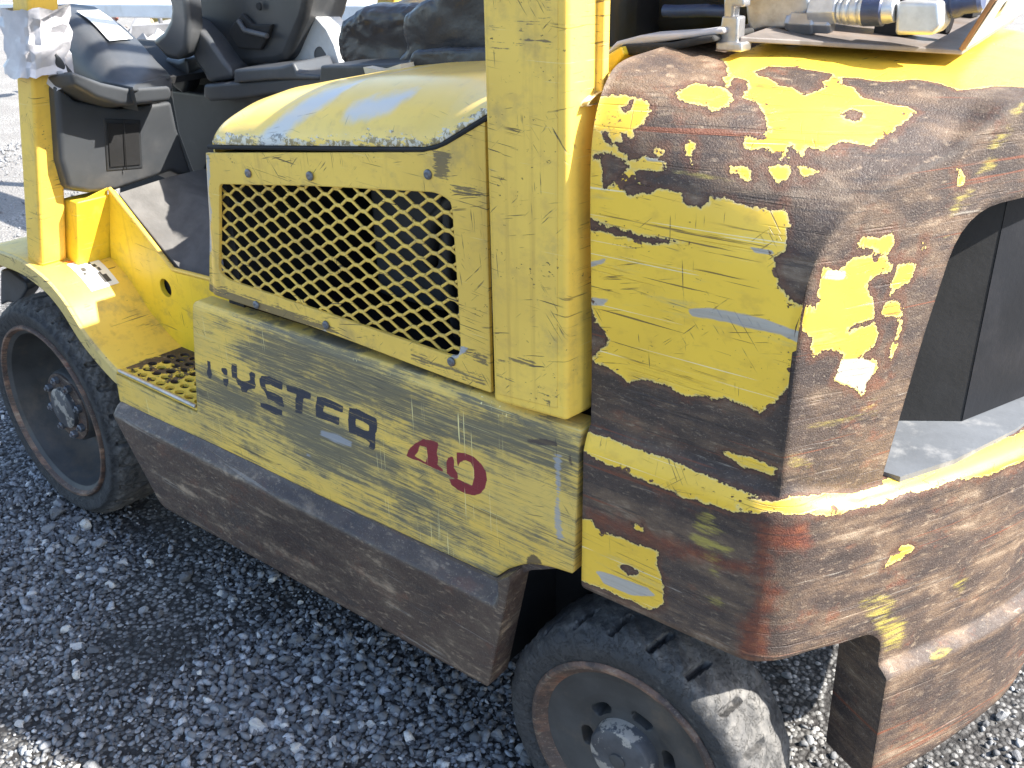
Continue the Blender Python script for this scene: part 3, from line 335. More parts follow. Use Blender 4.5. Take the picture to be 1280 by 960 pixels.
def mat_tyre():
    N = NT('worn_dusty_rubber'); c = N.mix(N.noise((1, 1, 1), 25, 5, .65), (.018, .019, .021), (.045, .046, .049))
    d = N.noise((1, 1, 1), 24, 6, .7, loc=(3, 3, 3)); tr_ = N.attr('tread')
    c = N.mix(N.math('MULTIPLY', tr_, N.step(d, .36, .66, .15, .95)), c, N.mix(N.noise((1, 1, 1), 80, 4), (.10, .097, .092), (.20, .19, .18)))
    c = N.mix(N.step(N.noise((1, 1, 1), 60, 5, .7, loc=(8, 1, 1)), .58, .72, 0, .5), c, (.12, .115, .105))
    cr = N.noise((1, 1, 1), 45, 6, .75, dist=.6, loc=(5, 5, 5)); k = N.math('ABSOLUTE', N.math('SUBTRACT', cr, .5)); crk = N.step(k, .012, .002)
    c = N.mix(N.math('MULTIPLY', crk, .5), c, (.008, .008, .008))
    h = N.math('SUBTRACT', N.math('ADD', N.math('MULTIPLY', N.noise((1, 1, 1), 110, 5, .7), 1.0), N.math('MULTIPLY', N.noise((1, 1, 1), 28, 4, .6), 2.0)), N.math('MULTIPLY', crk, .8))
    return N.out(c, .75, N.bump(h, .0022, .9, .002))
M['tyre'] = mat_tyre()
M['plastic'] = mat_plain('grey_moulded_plastic', (.050, .054, .060), .42, .15, 6, .00012, 500, dust=(.17, .16, .15), dfreq=5, dlo=.5, dhi=.8, damt=.4, bevel=.006)
M['darkplastic'] = mat_plain('dark_plastic', (.028, .030, .033), .45, .2, 8, .00012, 500, bevel=.004, dust=(.12, .11, .10), damt=.3)
M['mat'] = mat_plain('dusty_rubber_mat', (.125, .12, .115), .8, .2, 18, .0005, 200, dust=(.12, .11, .10), dfreq=20, damt=.4)
M['vinyl'] = mat_plain('black_torn_vinyl', (.016, .017, .022), .34, .3, 10, .0012, 45, dust=(.07, .065, .06), dfreq=12, dlo=.55, dhi=.8, damt=.5, bevel=.004)
M['black'] = mat_plain('black_parts_and_shade', (.010, .010, .011), .8, .3)  # near-black for dark parts; also puts shade into the hollows' colour
M['dark'] = mat_plain('engine_grey', (.035, .038, .045), .5, .3, bevel=.003)
M['steel'] = mat_plain('bare_steel', (.42, .42, .43), .36, .2, 30, .0003, 140, metal=.85, bevel=.003, dust=(.22, .17, .11), dfreq=16, damt=.5)
M['zinc'] = mat_plain('galvanised_steel', (.55, .56, .57), .42, .12, 60, .0002, 90, metal=.7, bevel=.003)
M['bluehose'] = mat_plain('blue_black_hose', (.035, .05, .11), .4, .2, 40, .0008, 160)
M['hose'] = mat_plain('black_hose', (.02, .02, .022), .5, .3, 20, .001, 160)
M['tape'] = mat_plain('white_crumpled_plastic', (.50, .49, .52), .38, .08, 18, .0025, 28, bevel=.003, dust=(.5, .47, .45), damt=.4)
M['sticker'] = mat_plain('white_label', (.72, .72, .70), .5, .06)
M['orange'] = mat_plain('orange_print', (.75, .25, .04), .5, .1)
M['ink'] = mat_plain('black_print', (.05, .05, .05), .6, .2)
M['card'] = mat_plain('cream_cardboard', (.55, .49, .38), .8, .1)
M['wood'] = mat_plain('brown_cast_plate', (.30, .17, .09), .55, .25, 20, .0006, 120, bevel=.002)
M['traysteel'] = mat_plain('scaled_steel_plate', (.16, .14, .13), .45, .25, 16, .0004, 120, bevel=.002, dust=(.24, .15, .09), damt=.5)
M['silver'] = mat_plain('silver_painted_steel', (.50, .51, .52), .4, .08, 8, .0003, 80, bevel=.004, dust=(.3, .28, .25), damt=.35)
M['bolt'] = mat_plain('dirty_bolt_steel', (.14, .15, .17), .45, .3, 40, .0004, 200, metal=.5, dust=(.24, .13, .08), dfreq=60, damt=.5, bevel=.001)
M['cavity'] = mat_plain('grey_inner_steel', (.11, .12, .135), .5, .15, 9, .0004, 120, dust=(.30, .30, .30), dfreq=18, damt=.5)
M['foam'] = mat_plain('black_foam', (.022, .022, .022), .9, .3, 60, .0025, 130)

# ------------------------------------------------------------------ mesh helpers
LOC = np.array([0.90, 0.50, 0.0])
col = sc.collection
def tagged(o, label=None, cat=None, group=None, kind=None):
    for k, v in (('label', label), ('category', cat), ('group', group), ('kind', kind)):
        if v: o[k] = v
    return o
def thing(name, label, cat, loc, group=None):
    o = bpy.data.objects.new(name, None); col.objects.link(o); o.location = loc; o.empty_display_size = .1
    return tagged(o, label, cat, group)
def obj(name, verts, faces, mat, parent=None, smooth=True, angle=35, attrs=None, mats=None, mi=None, label=None):
    """verts in world metres; origin goes to the parent's base"""
    verts = np.asarray(verts, float)
    base = np.zeros(3); q = parent
    while q is not None: base = base+np.array(q.location); q = q.parent
    me = bpy.data.meshes.new(name)
    if isinstance(faces, np.ndarray):
        n = len(verts); f, k = faces.shape
        me.vertices.add(n); me.vertices.foreach_set('co', (verts-base).astype(np.float32).ravel())
        me.loops.add(f*k); me.loops.foreach_set('vertex_index', faces.astype(np.int32).ravel())
        me.polygons.add(f); me.polygons.foreach_set('loop_start', np.arange(0, f*k, k, dtype=np.int32))
        me.update(calc_edges=True)
    else:
        me.from_pydata([tuple(v) for v in (verts-base)], [], [tuple(int(i) for i in f) for f in faces])
    me.validate()
    if attrs:
        for k, a in attrs.items():
            at = me.attributes.new(k, 'FLOAT', 'POINT'); at.data.foreach_set('value', np.asarray(a, np.float32))
    for m in (mats or [mat]): me.materials.append(m)
    if mi is not None: me.polygons.foreach_set('material_index', np.asarray(mi, np.int32))
    o = bpy.data.objects.new(name, me); col.objects.link(o); o.parent = parent
    if smooth:
        me.polygons.foreach_set('use_smooth', [True]*len(me.polygons)); me.set_sharp_from_angle(angle=math.radians(angle))
    if label: o['label'] = label
    return o

class MB:
    """collects simple solids into one mesh"""
    def __init__(s): s.v = []; s.f = []
    def add(s, v, f):
        o = len(s.v); s.v += [tuple(map(float, q)) for q in v]; s.f += [tuple(i+o for i in q) for q in f]; return s
    def box(s, a, b):
        (x0, y0, z0), (x1, y1, z1) = a, b
        return s.add([(x0, y0, z0), (x1, y0, z0), (x1, y1, z0), (x0, y1, z0), (x0, y0, z1), (x1, y0, z1), (x1, y1, z1), (x0, y1, z1)],
                     [(0, 3, 2, 1), (4, 5, 6, 7), (0, 1, 5, 4), (1, 2, 6, 5), (2, 3, 7, 6), (3, 0, 4, 7)])
    def prism(s, pts, d):
        """extrude polygon pts (3D, any winding) along vector d"""
        n = len(pts); P = [np.array(q, float) for q in pts]; D = np.array(d, float)
        nn = sum((np.cross(P[i]-P[0], P[(i+1) % n]-P[0]) for i in range(n)), np.zeros(3))
        if nn @ D > 0: P = P[::-1]
        return s.add(P+[q+D for q in P], [tuple(range(n)), tuple(range(2*n-1, n-1, -1))]+[(i, i+n, (i+1) % n+n, (i+1) % n) for i in range(n)])
    def tube(s, pts, r, seg=12, cap=True):
        pts = [np.array(q, float) for q in pts]; rr = r if hasattr(r, '__len__') else [r]*len(pts); rings = []; last = None
        for i, q in enumerate(pts):
            t = pts[min(i+1, len(pts)-1)]-pts[max(i-1, 0)]; t /= np.linalg.norm(t)
            a = np.cross(t, (0, 0, 1)) if last is None else last-t*(last @ t)
            if np.linalg.norm(a) < 1e-4: a = np.cross(t, (1, 0, 0))
            a /= np.linalg.norm(a); last = a; b = np.cross(t, a)
            rings.append([q+rr[i]*(a*math.cos(k*2*math.pi/seg)+b*math.sin(k*2*math.pi/seg)) for k in range(seg)])
        v = [x for g in rings for x in g]; f = []
        for i in range(len(pts)-1):
            for k in range(seg):
                k2 = (k+1) % seg; f.append((i*seg+k, i*seg+k2, (i+1)*seg+k2, (i+1)*seg+k))
        if cap: f += [tuple(range(seg-1, -1, -1)), tuple(range(len(v)-seg, len(v)))]
        return s.add(v, f)
    def lathe(s, prof, c, ax, seg=48, ang0=0.0, cap=True):
        """prof: (distance along axis, radius)"""
        ax = np.array(ax, float); ax /= np.linalg.norm(ax); a = np.cross(ax, (0, 0, 1)); 
        if np.linalg.norm(a) < 1e-3: a = np.array([1., 0, 0])
        a /= np.linalg.norm(a); b = np.cross(ax, a); c = np.array(c, float); v = []; f = []; n = len(prof)
        for h, r in prof:
            for k in range(seg):
                t = ang0+k*2*math.pi/seg; v.append(c+ax*h+r*(a*math.cos(t)+b*math.sin(t)))
        for i in range(n-1):
            for k in range(seg):
                k2 = (k+1) % seg; f.append((i*seg+k, i*seg+k2, (i+1)*seg+k2, (i+1)*seg+k))
        if cap and prof[0][1] > 1e-6: f.append(tuple(range(seg-1, -1, -1)))
        if cap and prof[-1][1] > 1e-6: f.append(tuple(range((n-1)*seg, n*seg)))
        return s.add(v, f)
    def build(s, name, mat, parent=None, bevel=0.0, smooth=True, angle=35, label=None, sub=0):
        o = obj(name, np.array(s.v), s.f, mat, parent, smooth, angle, label=label)
        if bevel:
            m = o.modifiers.new('bevel', 'BEVEL'); m.width = bevel; m.segments = 3; m.limit_method = 'ANGLE'; m.angle_limit = math.radians(30); m.harden_normals = False
        if sub:
            m = o.modifiers.new('sub', 'SUBSURF'); m.levels = sub; m.render_levels = sub
        return o

def seg_d(P, poly):
    """signed distance, positive inside; P (N,2)"""
    A = np.array(poly, float); B = np.roll(A, -1, 0); out = np.full(len(P), 1e9); ins = np.zeros(len(P), bool)
    for a, b in zip(A, B):
        ab = b-a; L = ab @ ab+1e-12; t = np.clip(((P-a) @ ab)/L, 0, 1); d = P-a-t[:, None]*ab
        out = np.minimum(out, np.hypot(d[:, 0], d[:, 1]))
        c = (a[1] > P[:, 1]) != (b[1] > P[:, 1])
        with np.errstate(divide='ignore', invalid='ignore'):
            ins ^= c & (P[:, 0] < (b[0]-a[0])*(P[:, 1]-a[1])/(b[1]-a[1]+1e-15)+a[0])
    return np.where(ins, out, -out)
def mask(P, add, sub=()):
    d = np.full(len(P), -1.0)
    for q in add: d = np.maximum(d, seg_d(P, q))
    for q in sub: d = np.minimum(d, -seg_d(P, q))
    return d
def rounded(poly, r, n=5):
    """round the corners of a polygon; r a number or one per corner"""
    P = [np.array(q, float) for q in poly]; out = []; N = len(P); R = r if hasattr(r, '__len__') else [r]*N
    for i in range(N):
        a, b, c = P[i-1], P[i], P[(i+1) % N]
        if R[i] < 1e-5: out.append(b); continue
        u = (a-b)/np.linalg.norm(a-b); v = (c-b)/np.linalg.norm(c-b); 
        p0 = b+u*R[i]; p1 = b+v*R[i]
        for k in range(n+1):
            t = k/n; out.append((1-t)**2*p0+2*t*(1-t)*b+t*t*p1)
    return out
def sheet(name, u, v, h, keep, fmap, mat, parent, thick=None, attrs=None, mats=None, smooth=True, angle=35, label=None, back=False):
    """a skin cut from a grid: keep(P) > 0 stays; its rim is folded back by thick(P)"""
    nu = max(2, int(round((u[1]-u[0])/h))+1); nv = max(2, int(round((v[1]-v[0])/h))+1)
    U, V = np.meshgrid(np.linspace(*u, nu), np.linspace(*v, nv), indexing='ij'); P = np.stack([U.ravel(), V.ravel()], 1)
    if keep is not None:
        d = keep(P); e = h*.05; gx = (keep(P+[e, 0])-d)/e; gy = (keep(P+[0, e])-d)/e; g2 = gx*gx+gy*gy+1e-9
        sn = np.abs(d) < .72*h; P = P.copy(); P[sn, 0] -= (d*gx/g2)[sn]; P[sn, 1] -= (d*gy/g2)[sn]; d = np.where(sn, 0, d)
    else: d = np.ones(len(P))
    I = np.arange(nu*nv).reshape(nu, nv); F = np.stack([I[:-1, :-1], I[1:, :-1], I[1:, 1:], I[:-1, 1:]], -1).reshape(-1, 4)
    F = F[(d[F] >= -1e-9).all(1) & (d[F].max(1) > 1e-9)]
    used = np.zeros(len(P), bool); used[F.ravel()] = True; re = np.cumsum(used)-1; P = P[used]; F = re[F]
    X = fmap(P); n0 = np.cross(X[F[:, 1]]-X[F[:, 0]], X[F[:, 2]]-X[F[:, 0]]).sum(0)
    V3 = X; FF = [F]; A = {k: f(P) for k, f in (attrs or {}).items()}
    if thick is not None:
        T = thick(P); 
        if (n0 @ T.mean(0)) > 0: F = F[:, ::-1].copy(); FF = [F]
        E = np.concatenate([F[:, [0, 1]], F[:, [1, 2]], F[:, [2, 3]], F[:, [3, 0]]]); key = np.sort(E, 1); key = key[:, 0]*len(P)+key[:, 1]
        un, inv, cnt = np.unique(key, return_inverse=True, return_counts=True); Bd = E[cnt[inv] == 1]
        idx = np.unique(Bd); mp = {int(i): len(X)+2*j for j, i in enumerate(idx)}; extra = np.empty((2*len(idx), 3)); extra[0::2] = X[idx]; extra[1::2] = X[idx]+T[idx]
        V3 = np.concatenate([X, extra]); FF.append(np.array([(mp[int(b)], mp[int(a)], mp[int(a)]+1, mp[int(b)]+1) for a, b in Bd]))
        A = {k: np.concatenate([a, np.repeat(a[idx], 2)]) for k, a in A.items()}
    return obj(name, V3, np.concatenate(FF), mat, parent, smooth, angle, attrs=A, label=label)
const = lambda *d: (lambda P: np.tile(np.array(d, float), (len(P), 1)))
def sideplane(y=0.0, slope=None):
    return lambda P: np.stack([P[:, 0], np.full(len(P), y), P[:, 1]], 1)

# ------------------------------------------------------------------ surfaces of the counterweight
def catmull(C, t):
    C = np.asarray(C, float); n = len(C); t = np.clip(np.asarray(t, float), 0, n-1-1e-9); i = np.floor(t).astype(int); f = (t-i)[:, None]
    g = lambda k: C[np.clip(i+k, 0, n-1)]
    a, b, c, d = g(-1), g(0), g(1), g(2)
    m1 = (c-a)/2; m2 = (d-b)/2
    return (2*f**3-3*f**2+1)*b+(f**3-2*f**2+f)*m1+(-2*f**3+3*f**2)*c+(f**3-f**2)*m2
def plan(x0, y0, R, deg0=58.0, deg1=69.0, L1=.33, L2=.24, sx=None):
    """plan curve: along +X, round the corner, then bow across the rear; table of (s, x, y, heading)"""
    ds = .002; s = [sx if sx is not None else x0-.3]; x = [s[0] if sx is not None else x0-.3]; y = [y0]; hd = [0.0]; turn = math.radians(deg0)*max(R, 1e-6)
    while y[-1] < .498:
        q = s[-1]-x0
        if q < 0: h = 0.0
        elif q < turn: h = math.radians(deg0)*q/turn
        elif q < turn+L1: h = math.radians(deg0+(deg1-deg0)*(q-turn)/L1)
        else: h = math.radians(min(90.0, deg1+(90.0-deg1)*(q-turn-L1)/L2))
        s.append(s[-1]+ds); x.append(x[-1]+ds*math.cos(h)); y.append(y[-1]+ds*math.sin(h)); hd.append(h)
    return np.array([s, x, y, hd])
PB = plan(1.742, .015, .004, sx=1.42)     # upper body
PC = plan(1.715, .0, .07, sx=1.42)        # lower body and ledge
S_B0 = 1.742                              # s of the crease
def on_plan(T, s):
    s = np.asarray(s, float); x = np.interp(s, T[0], T[1]); y = np.interp(s, T[0], T[2]); h = np.interp(s, T[0], T[3])
    lo = s < T[0, 0]; x = np.where(lo, s, x)
    return x, y, h
FRONTP = [(.015, .66), (.015, .78), (.010, .90), (.006, .98), (.006, 1.045), (.015, 1.085), (.035, 1.117), (.062, 1.131), (.12, 1.136), (.25, 1.142), (.50, 1.148)]
REARP = [(.015, .66), (.015, .78), (.015, .87), (.020, .945), (.036, .99), (.060, 1.022), (.095, 1.052), (.128, 1.066), (.18, 1.090), (.255, 1.109), (.50, 1.120)]
def surfA(P):
    """side and deck of the counterweight: u = x, v = profile parameter 0..10"""
    t = np.clip((P[:, 0]-1.497)/.26, 0, 1.25)[:, None]; a = catmull(FRONTP, P[:, 1]); b = catmull(REARP, P[:, 1]); yz = a*(1-t)+b*t
    return np.stack([P[:, 0], yz[:, 0], yz[:, 1]], 1)
def surfB(P):
    x, y, h = on_plan(PB, P[:, 0]); return np.stack([x, y, P[:, 1]], 1)
def cprof(P):
    """lower body: v runs 0 (inner foot of the ledge) .. 1 (ledge edge), then down in metres"""
    return None
def surfC(P):
    """u = s on the lower plan, v: 0..0.05 ledge, beyond that metres down the face"""
    s, v = P[:, 0], P[:, 1]; x, y, h = on_plan(PC, s)
    r = np.clip((s-1.70)/.12, 0, 1); far = np.clip((s-1.76)/.1, 0, 1)
    k = np.clip(v/.05, 0, 1); inset = (1-k)*(.016+.010*r); zt = (.708-.030*far); ze = (.677-.010*far)
    z = zt+(ze-zt)*k**1.6-np.maximum(v-.05, 0); st = np.clip((.418-z)/.012, 0, 1)*np.clip((s-1.80)/.01, 0, 1); inset = inset-.017*st*st*(3-2*st)
    return np.stack([x+(-np.sin(h))*inset, y+np.cos(h)*inset, z], 1)
def planar_y(y): return lambda P: np.stack([P[:, 0], np.full(len(P), y), P[:, 1]], 1)
# ================================================================== ground
rng = np.random.default_rng(7)
def fbm(x, y, seed=0):
    r = np.random.default_rng(seed); o = np.zeros_like(x)
    for k in range(5):
        f = 1.7*1.9**k; a = r.uniform(0, 6.28, 6)
        o += (np.sin(f*(x*math.cos(a[0])+y*math.sin(a[0]))+a[1])+np.sin(f*1.3*(x*math.cos(a[2])+y*math.sin(a[2]))+a[3])+np.sin(f*.8*(x*math.cos(a[4])-y*math.sin(a[4]))+a[5]))/1.6**k
    return o/4.2
def gh(x, y):
    """gentle unevenness of the yard"""
    return .010*fbm(x*1.3, y*1.3, 3)+.004*fbm(x*5, y*5, 4)-.006
Ng = NT('dark_gravel_soil')
gv = Ng.n('ShaderNodeTexVoronoi', feature='F1'); Ng.t.links.new(Ng.map((1, 1, 1)), gv.inputs[0]); gv.inputs['Scale'].default_value = 95; gv.inputs['Randomness'].default_value = 1
gsep = Ng.n('ShaderNodeSeparateColor'); Ng.t.links.new(gv.outputs['Color'], gsep.inputs[0])
gstone = Ng.ramp(gsep.outputs[0], [(.0, (.06, .058, .056)), (.55, (.16, .157, .153)), (.85, (.28, .275, .268)), (1.0, (.42, .41, .39))])
gpatch = Ng.step(Ng.noise((1, 1, 1), 3.2, 4, .6), .42, .62)
gm = Ng.math('MULTIPLY', Ng.step(gv.outputs['Distance'], .62, .40), Ng.mixf(gpatch, .45, 1.0))
gsp = Ng.n('ShaderNodeSeparateXYZ'); Ng.t.links.new(Ng.tc.outputs['Object'], gsp.inputs[0]); gfar = Ng.step(Ng.math('SUBTRACT', gsp.outputs[1], Ng.math('MULTIPLY', gsp.outputs[0], .6)), 1.0, 2.4)
gc = Ng.mix(gm, Ng.mix(gfar, (.020, .018, .017), (.17, .16, .15)), Ng.mix(Ng.math('MULTIPLY', gfar, .6), gstone, (.34, .33, .31)))  # sunlit far yard: its brightness is put into a paler gravel colour
gh_ = Ng.math('ADD', Ng.math('MULTIPLY', Ng.math('SUBTRACT', 1.0, gv.outputs['Distance']), 1.0), Ng.math('MULTIPLY', Ng.noise((1, 1, 1), 240, 3), .4))
M['ground'] = Ng.out(gc, .85, Ng.bump(gh_, .006, .9))
xs = np.concatenate([-np.geomspace(140, 3.2, 18), np.arange(-3, 4.01, .03), np.geomspace(4.3, 140, 16)]); ys = np.concatenate([-np.geomspace(90, 2.0, 14), np.arange(-1.8, 3.01, .03), np.geomspace(3.3, 200, 18)])
GX, GY = np.meshgrid(xs, ys, indexing='ij'); GZ = gh(GX, GY); I = np.arange(GX.size).reshape(GX.shape)
gf = np.stack([I[:-1, :-1], I[1:, :-1], I[1:, 1:], I[:-1, 1:]], -1).reshape(-1, 4)
ground = obj('ground', np.stack([GX, GY, GZ], -1).reshape(-1, 3), gf, M['ground'], None, True, 180); ground['kind'] = 'structure'

def ico(sub):
    bm = bmesh.new(); bmesh.ops.create_icosphere(bm, subdivisions=sub, radius=1); v = np.array([q.co[:] for q in bm.verts]); f = np.array([[q.index for q in g.verts] for g in bm.faces]); bm.free(); return v, f
IV, IF = ico(1); IV2, IF2 = ico(2)
def rock(V, r, amp=.28):
    d = r.normal(size=(8, 3)); d /= np.linalg.norm(d, axis=1)[:, None]; o = V.copy()
    for q in d: h = r.uniform(.38, .85); p_ = o @ q; o -= np.maximum(p_-h, 0)[:, None]*q
    return o*(1+r.normal(size=(len(V), 1))*amp*.22)*np.array([1, r.uniform(.6, .95), r.uniform(.45, .75)])
ROCKS = [rock(IV, rng) for _ in range(24)]
def stone_mat(name, lo, hi):
    N = NT(name); a = N.attr('tone'); c = N.ramp(a, [(0, lo), (.5, tuple((p_+q)/2*.85 for p_, q in zip(lo, hi))), (.9, hi), (1, (.62, .60, .56))])
    c = N.mix(N.step(N.noise((1, 1, 1), 160, 4, .65), .35, .7, 0, .5), c, (.10, .095, .09))
    return N.out(c, .8, N.bump(N.noise((1, 1, 1), 300, 3), .0012, .8))
M['gravel'] = stone_mat('grey_crushed_stone', (.065, .068, .075), (.46, .475, .50))
# small gravel: tens of thousands of stones as one mesh
def scatter(n, region, smin, smed, sig, seed, keep=None):
    r = np.random.default_rng(seed); x = r.uniform(region[0], region[1], n); y = r.uniform(region[2], region[3], n)
    pch = fbm(x*2.9, y*2.9, 11)*1.25; rad = np.clip(smed*np.exp(r.normal(size=n)*sig), smin, .013)
    k = r.uniform(size=n) < np.clip(.72+1.3*pch, .12, 1.0)
    if keep is not None: k &= keep(x, y)
    x, y, rad, pch = x[k], y[k], rad[k], pch[k]; return x, y, rad*np.clip(1+.55*pch, .5, 1.6), r
def stones_mesh(name, sets):
    VV = []; FF = []; TT = []; off = 0
    for x, y, rad, r in sets:
        n = len(x); z = gh(x, y); var = r.integers(0, len(ROCKS), n); ang = r.uniform(0, 6.283, n); tx = r.normal(size=n)*.35; ty = r.normal(size=n)*.35
        R = np.stack(ROCKS)[var]; c, s = np.cos(ang), np.sin(ang)
        X = R[:, :, 0]*c[:, None]-R[:, :, 1]*s[:, None]; Y = R[:, :, 0]*s[:, None]+R[:, :, 1]*c[:, None]; Z = R[:, :, 2]+X*tx[:, None]+Y*ty[:, None]
        V = np.stack([X, Y, Z], -1)*rad[:, None, None]+np.stack([x, y, z+rad*r.uniform(.0, .45, n)], -1)[:, None, :]
        VV.append(V.reshape(-1, 3)); FF.append((IF[None]+(np.arange(n)*len(IV))[:, None, None]+off).reshape(-1, 3)); off += n*len(IV)
        t = np.clip(r.beta(1.1, 2.1, n)+(r.uniform(size=n) > .93)*.40, 0, 1); TT.append(np.repeat(t, len(IV)))
    o = obj(name, np.concatenate(VV), np.concatenate(FF), M['gravel'], ground, False, attrs={'tone': np.concatenate(TT)}); o['kind'] = 'stuff'; return o
out_of_truck = lambda x, y: ~((y > .45) & (x > -.2) & (x < 1.75))
stones_mesh('gravel', [scatter(36000, (-.7, 2.35, -.62, .45), .0022, .0043, .52, 1), scatter(12000, (-.7, 2.6, -.9, 1.3), .0025, .0048, .4, 2, out_of_truck),
                       scatter(9000, (-4.5, .2, .9, 4.2), .006, .009, .35, 5), scatter(7000, (-.5, 1.35, -.62, .1), .0062, .0080, .25, 6)])
# the 300 biggest single stones
r = np.random.default_rng(21); big = [rock(IV2, r, .35) for _ in range(14)]; BM = []
for i, V in enumerate(big):
    for j in range(3):
        me = bpy.data.meshes.new('stone'); me.from_pydata([tuple(v) for v in V], [], [tuple(int(a) for a in f) for f in IF2])
        at = me.attributes.new('tone', 'FLOAT', 'POINT'); at.data.foreach_set('value', np.full(len(V), (.22, .60, .98)[j]+r.normal()*.07, np.float32)); me.materials.append(M['gravel']); BM.append(me)
SPOT = [(135, 'x')]
placed = 0
while placed < 292:
    x, y = (r.uniform(-.55, 1.35), r.uniform(-.55, .12)) if placed < 235 else (r.uniform(1.2, 2.3), r.uniform(-.1, .95))
    if fbm(np.array([x*2.4]), np.array([y*2.4]), 11)[0] < -.25 and r.uniform() < .8: continue
    rad = float(np.clip(.0105*math.exp(r.normal()*.30), .0080, .024))
    if (y > .0 and -.27 < x < .27) or (1.35 < x < 1.78 and -.03 < y < .16): continue
    o = bpy.data.objects.new('stone', BM[int(r.integers(0, len(BM)))]); col.objects.link(o); o.parent = ground
    o.location = (x, y, float(gh(np.array([x]), np.array([y]))[0])+rad*.3); o.scale = (rad, rad, rad); o.rotation_euler = (r.normal()*.25, r.normal()*.25, r.uniform(0, 6.28)); placed += 1
# a heap of larger stones by the front tyre
for x, y, rad in ((.0, -.03, .024), (.055, -.005, .017), (-.045, .0, .016), (.10, -.012, .020), (.135, -.06, .022), (.19, -.03, .018), (.04, -.07, .02), (-.30, -.10, .035)):
    o = bpy.data.objects.new('stone', BM[int(r.integers(0, len(BM)))]); col.objects.link(o); o.parent = ground
    o.location = (x, y, rad*.45); o.scale = (rad, rad, rad); o.rotation_euler = (r.normal()*.3, r.normal()*.3, r.uniform(0, 6.28))

# ================================================================== forklift
FL = thing('forklift', 'battered yellow forklift with rusty counterweight, mesh engine grille and black wheels', 'forklift', (0.90, 0.50, 0.0))
def part(name, mat, build, parent=FL, **kw):
    b = MB(); build(b); return b.build(name, M[mat], parent, **kw)
def box(name, mat, a, b, parent=FL, bevel=0.0, label=None):
    m = MB(); m.box(a, b); return m.build(name, M[mat], parent, bevel=bevel, label=label)
Wd = lambda k: [tuple(q) for q in D['w_'+k]]

# ---- counterweight: three skins joined into one casting
def cum(prof):
    v = np.linspace(0, 10, 401); y = catmull(prof, v); return v, np.concatenate([[0], np.cumsum(np.hypot(*np.diff(y, axis=0).T))])
VT, WT = cum(FRONTP)
XB = lambda y: np.interp(y, PB[2][PB[2] > .0151], PB[1][PB[2] > .0151])
def xend(v):
    lo = np.full(len(v), 1.742); hi = np.full(len(v), 2.1)
    for _ in range(34):
        x = (lo+hi)/2; y = surfA(np.stack([x, v], 1))[:, 1]; g = x < XB(y); lo = np.where(g, x, lo); hi = np.where(g, hi, x)
    return np.where(v < 2.0, 1.742, lo)
vv = np.concatenate([np.linspace(0, 1, 90)[:-1], np.linspace(1, 8, 190)[:-1], np.linspace(8, 10, 30)]); xe = xend(vv)
na = 140; aa = np.linspace(0, 1, na)
XA = 1.497+aa[:, None]*(xe[None]-1.497); PA = np.stack([XA.ravel(), np.tile(vv, na)], 1); VA = surfA(PA)
I = np.arange(na*len(vv)).reshape(na, -1); FA = np.stack([I[:-1, :-1], I[1:, :-1], I[1:, 1:], I[:-1, 1:]], -1).reshape(-1, 4)
mA = np.stack([PA[:, 0], np.interp(PA[:, 1], VT, WT)], 1)
crest = surfA(np.stack([xe, vv], 1)); cy, cz = crest[:, 1], crest[:, 2]; ok = (xe > 1.7421); sB = np.interp(crest[ok, 0], PB[1], PB[0]); zB = cz[ok]; so_ = np.argsort(sB); sB = sB[so_]; zB = np.maximum.accumulate(zB[so_])
def ztop(s): return np.interp(s, sB, zB)
# rear skin with its opening
def keepB(P):
    Q = np.stack([P[:, 0], .66+P[:, 1]/.45*(ztop(P[:, 0])-.66)], 1)
    hole = rounded([(1.885, .672), (1.9135, .86), (1.940, .992), (2.40, 1.002), (2.40, .672)], [.022, 0, .055, 0, 0], 6)
    return -seg_d(Q, hole)
def mapB(P): return surfB(np.stack([P[:, 0], .66+P[:, 1]/.45*(ztop(P[:, 0])-.66)], 1))
def inw(T, dist):
    def f(P): h = on_plan(T, P[:, 0])[2]; return np.stack([-np.sin(h)*dist, np.cos(h)*dist, 0*h], 1)
    return f
LOWOUT = rounded([(1.497, -.01), (2.6, -.01), (2.6, .335), (2.285, .335), (2.262, .405), (2.215, .462), (2.07, .482), (1.932, .500), (1.925, .262), (1.903, .243), (1.82, .243), (1.74, .256), (1.497, .257)],
                 [0, 0, 0, .02, .03, .03, 0, .004, .012, .01, .02, 0, .006], 4)
class Cap:                                    # sheet() that hands back its arrays
    pass
def grab(fn):
    """run a sheet() call and take its mesh apart again"""
    o = fn(); me = o.data; V = np.empty(len(me.vertices)*3); me.vertices.foreach_get('co', V); V = V.reshape(-1, 3); b = np.array(FL.location); F = [tuple(q.vertices) for q in me.polygons]
    A = {}
    for k in ('paint', 'smear', 'redrust', 'primer'):
        a = np.full(len(V), -1.0, np.float32)
        if k in me.attributes: me.attributes[k].data.foreach_get('value', a)
        A[k] = a
    bpy.data.objects.remove(o); bpy.data.meshes.remove(me); return V+b, F, A
attB = lambda f: (lambda P: f(np.stack([P[:, 0], .66+P[:, 1]/.45*(ztop(P[:, 0])-.66)], 1)))
Bp = {'paint': attB(lambda Q: mask(Q, D['B_paint'], D['B_bare'])), 'smear': attB(lambda Q: mask(Q, D['B_smear'])), 'primer': attB(lambda Q: mask(Q, D['B_primer']))}
Cp = {'paint': lambda Q: mask(Q, D['C_paint'], D['C_bare']), 'smear': lambda Q: mask(Q, D['C_smear']), 'primer': lambda Q: mask(Q, D['C_primer']), 'redrust': lambda Q: mask(Q, D['C_red'])}
smax = PB[0, -1]; smaxC = PC[0, -1]
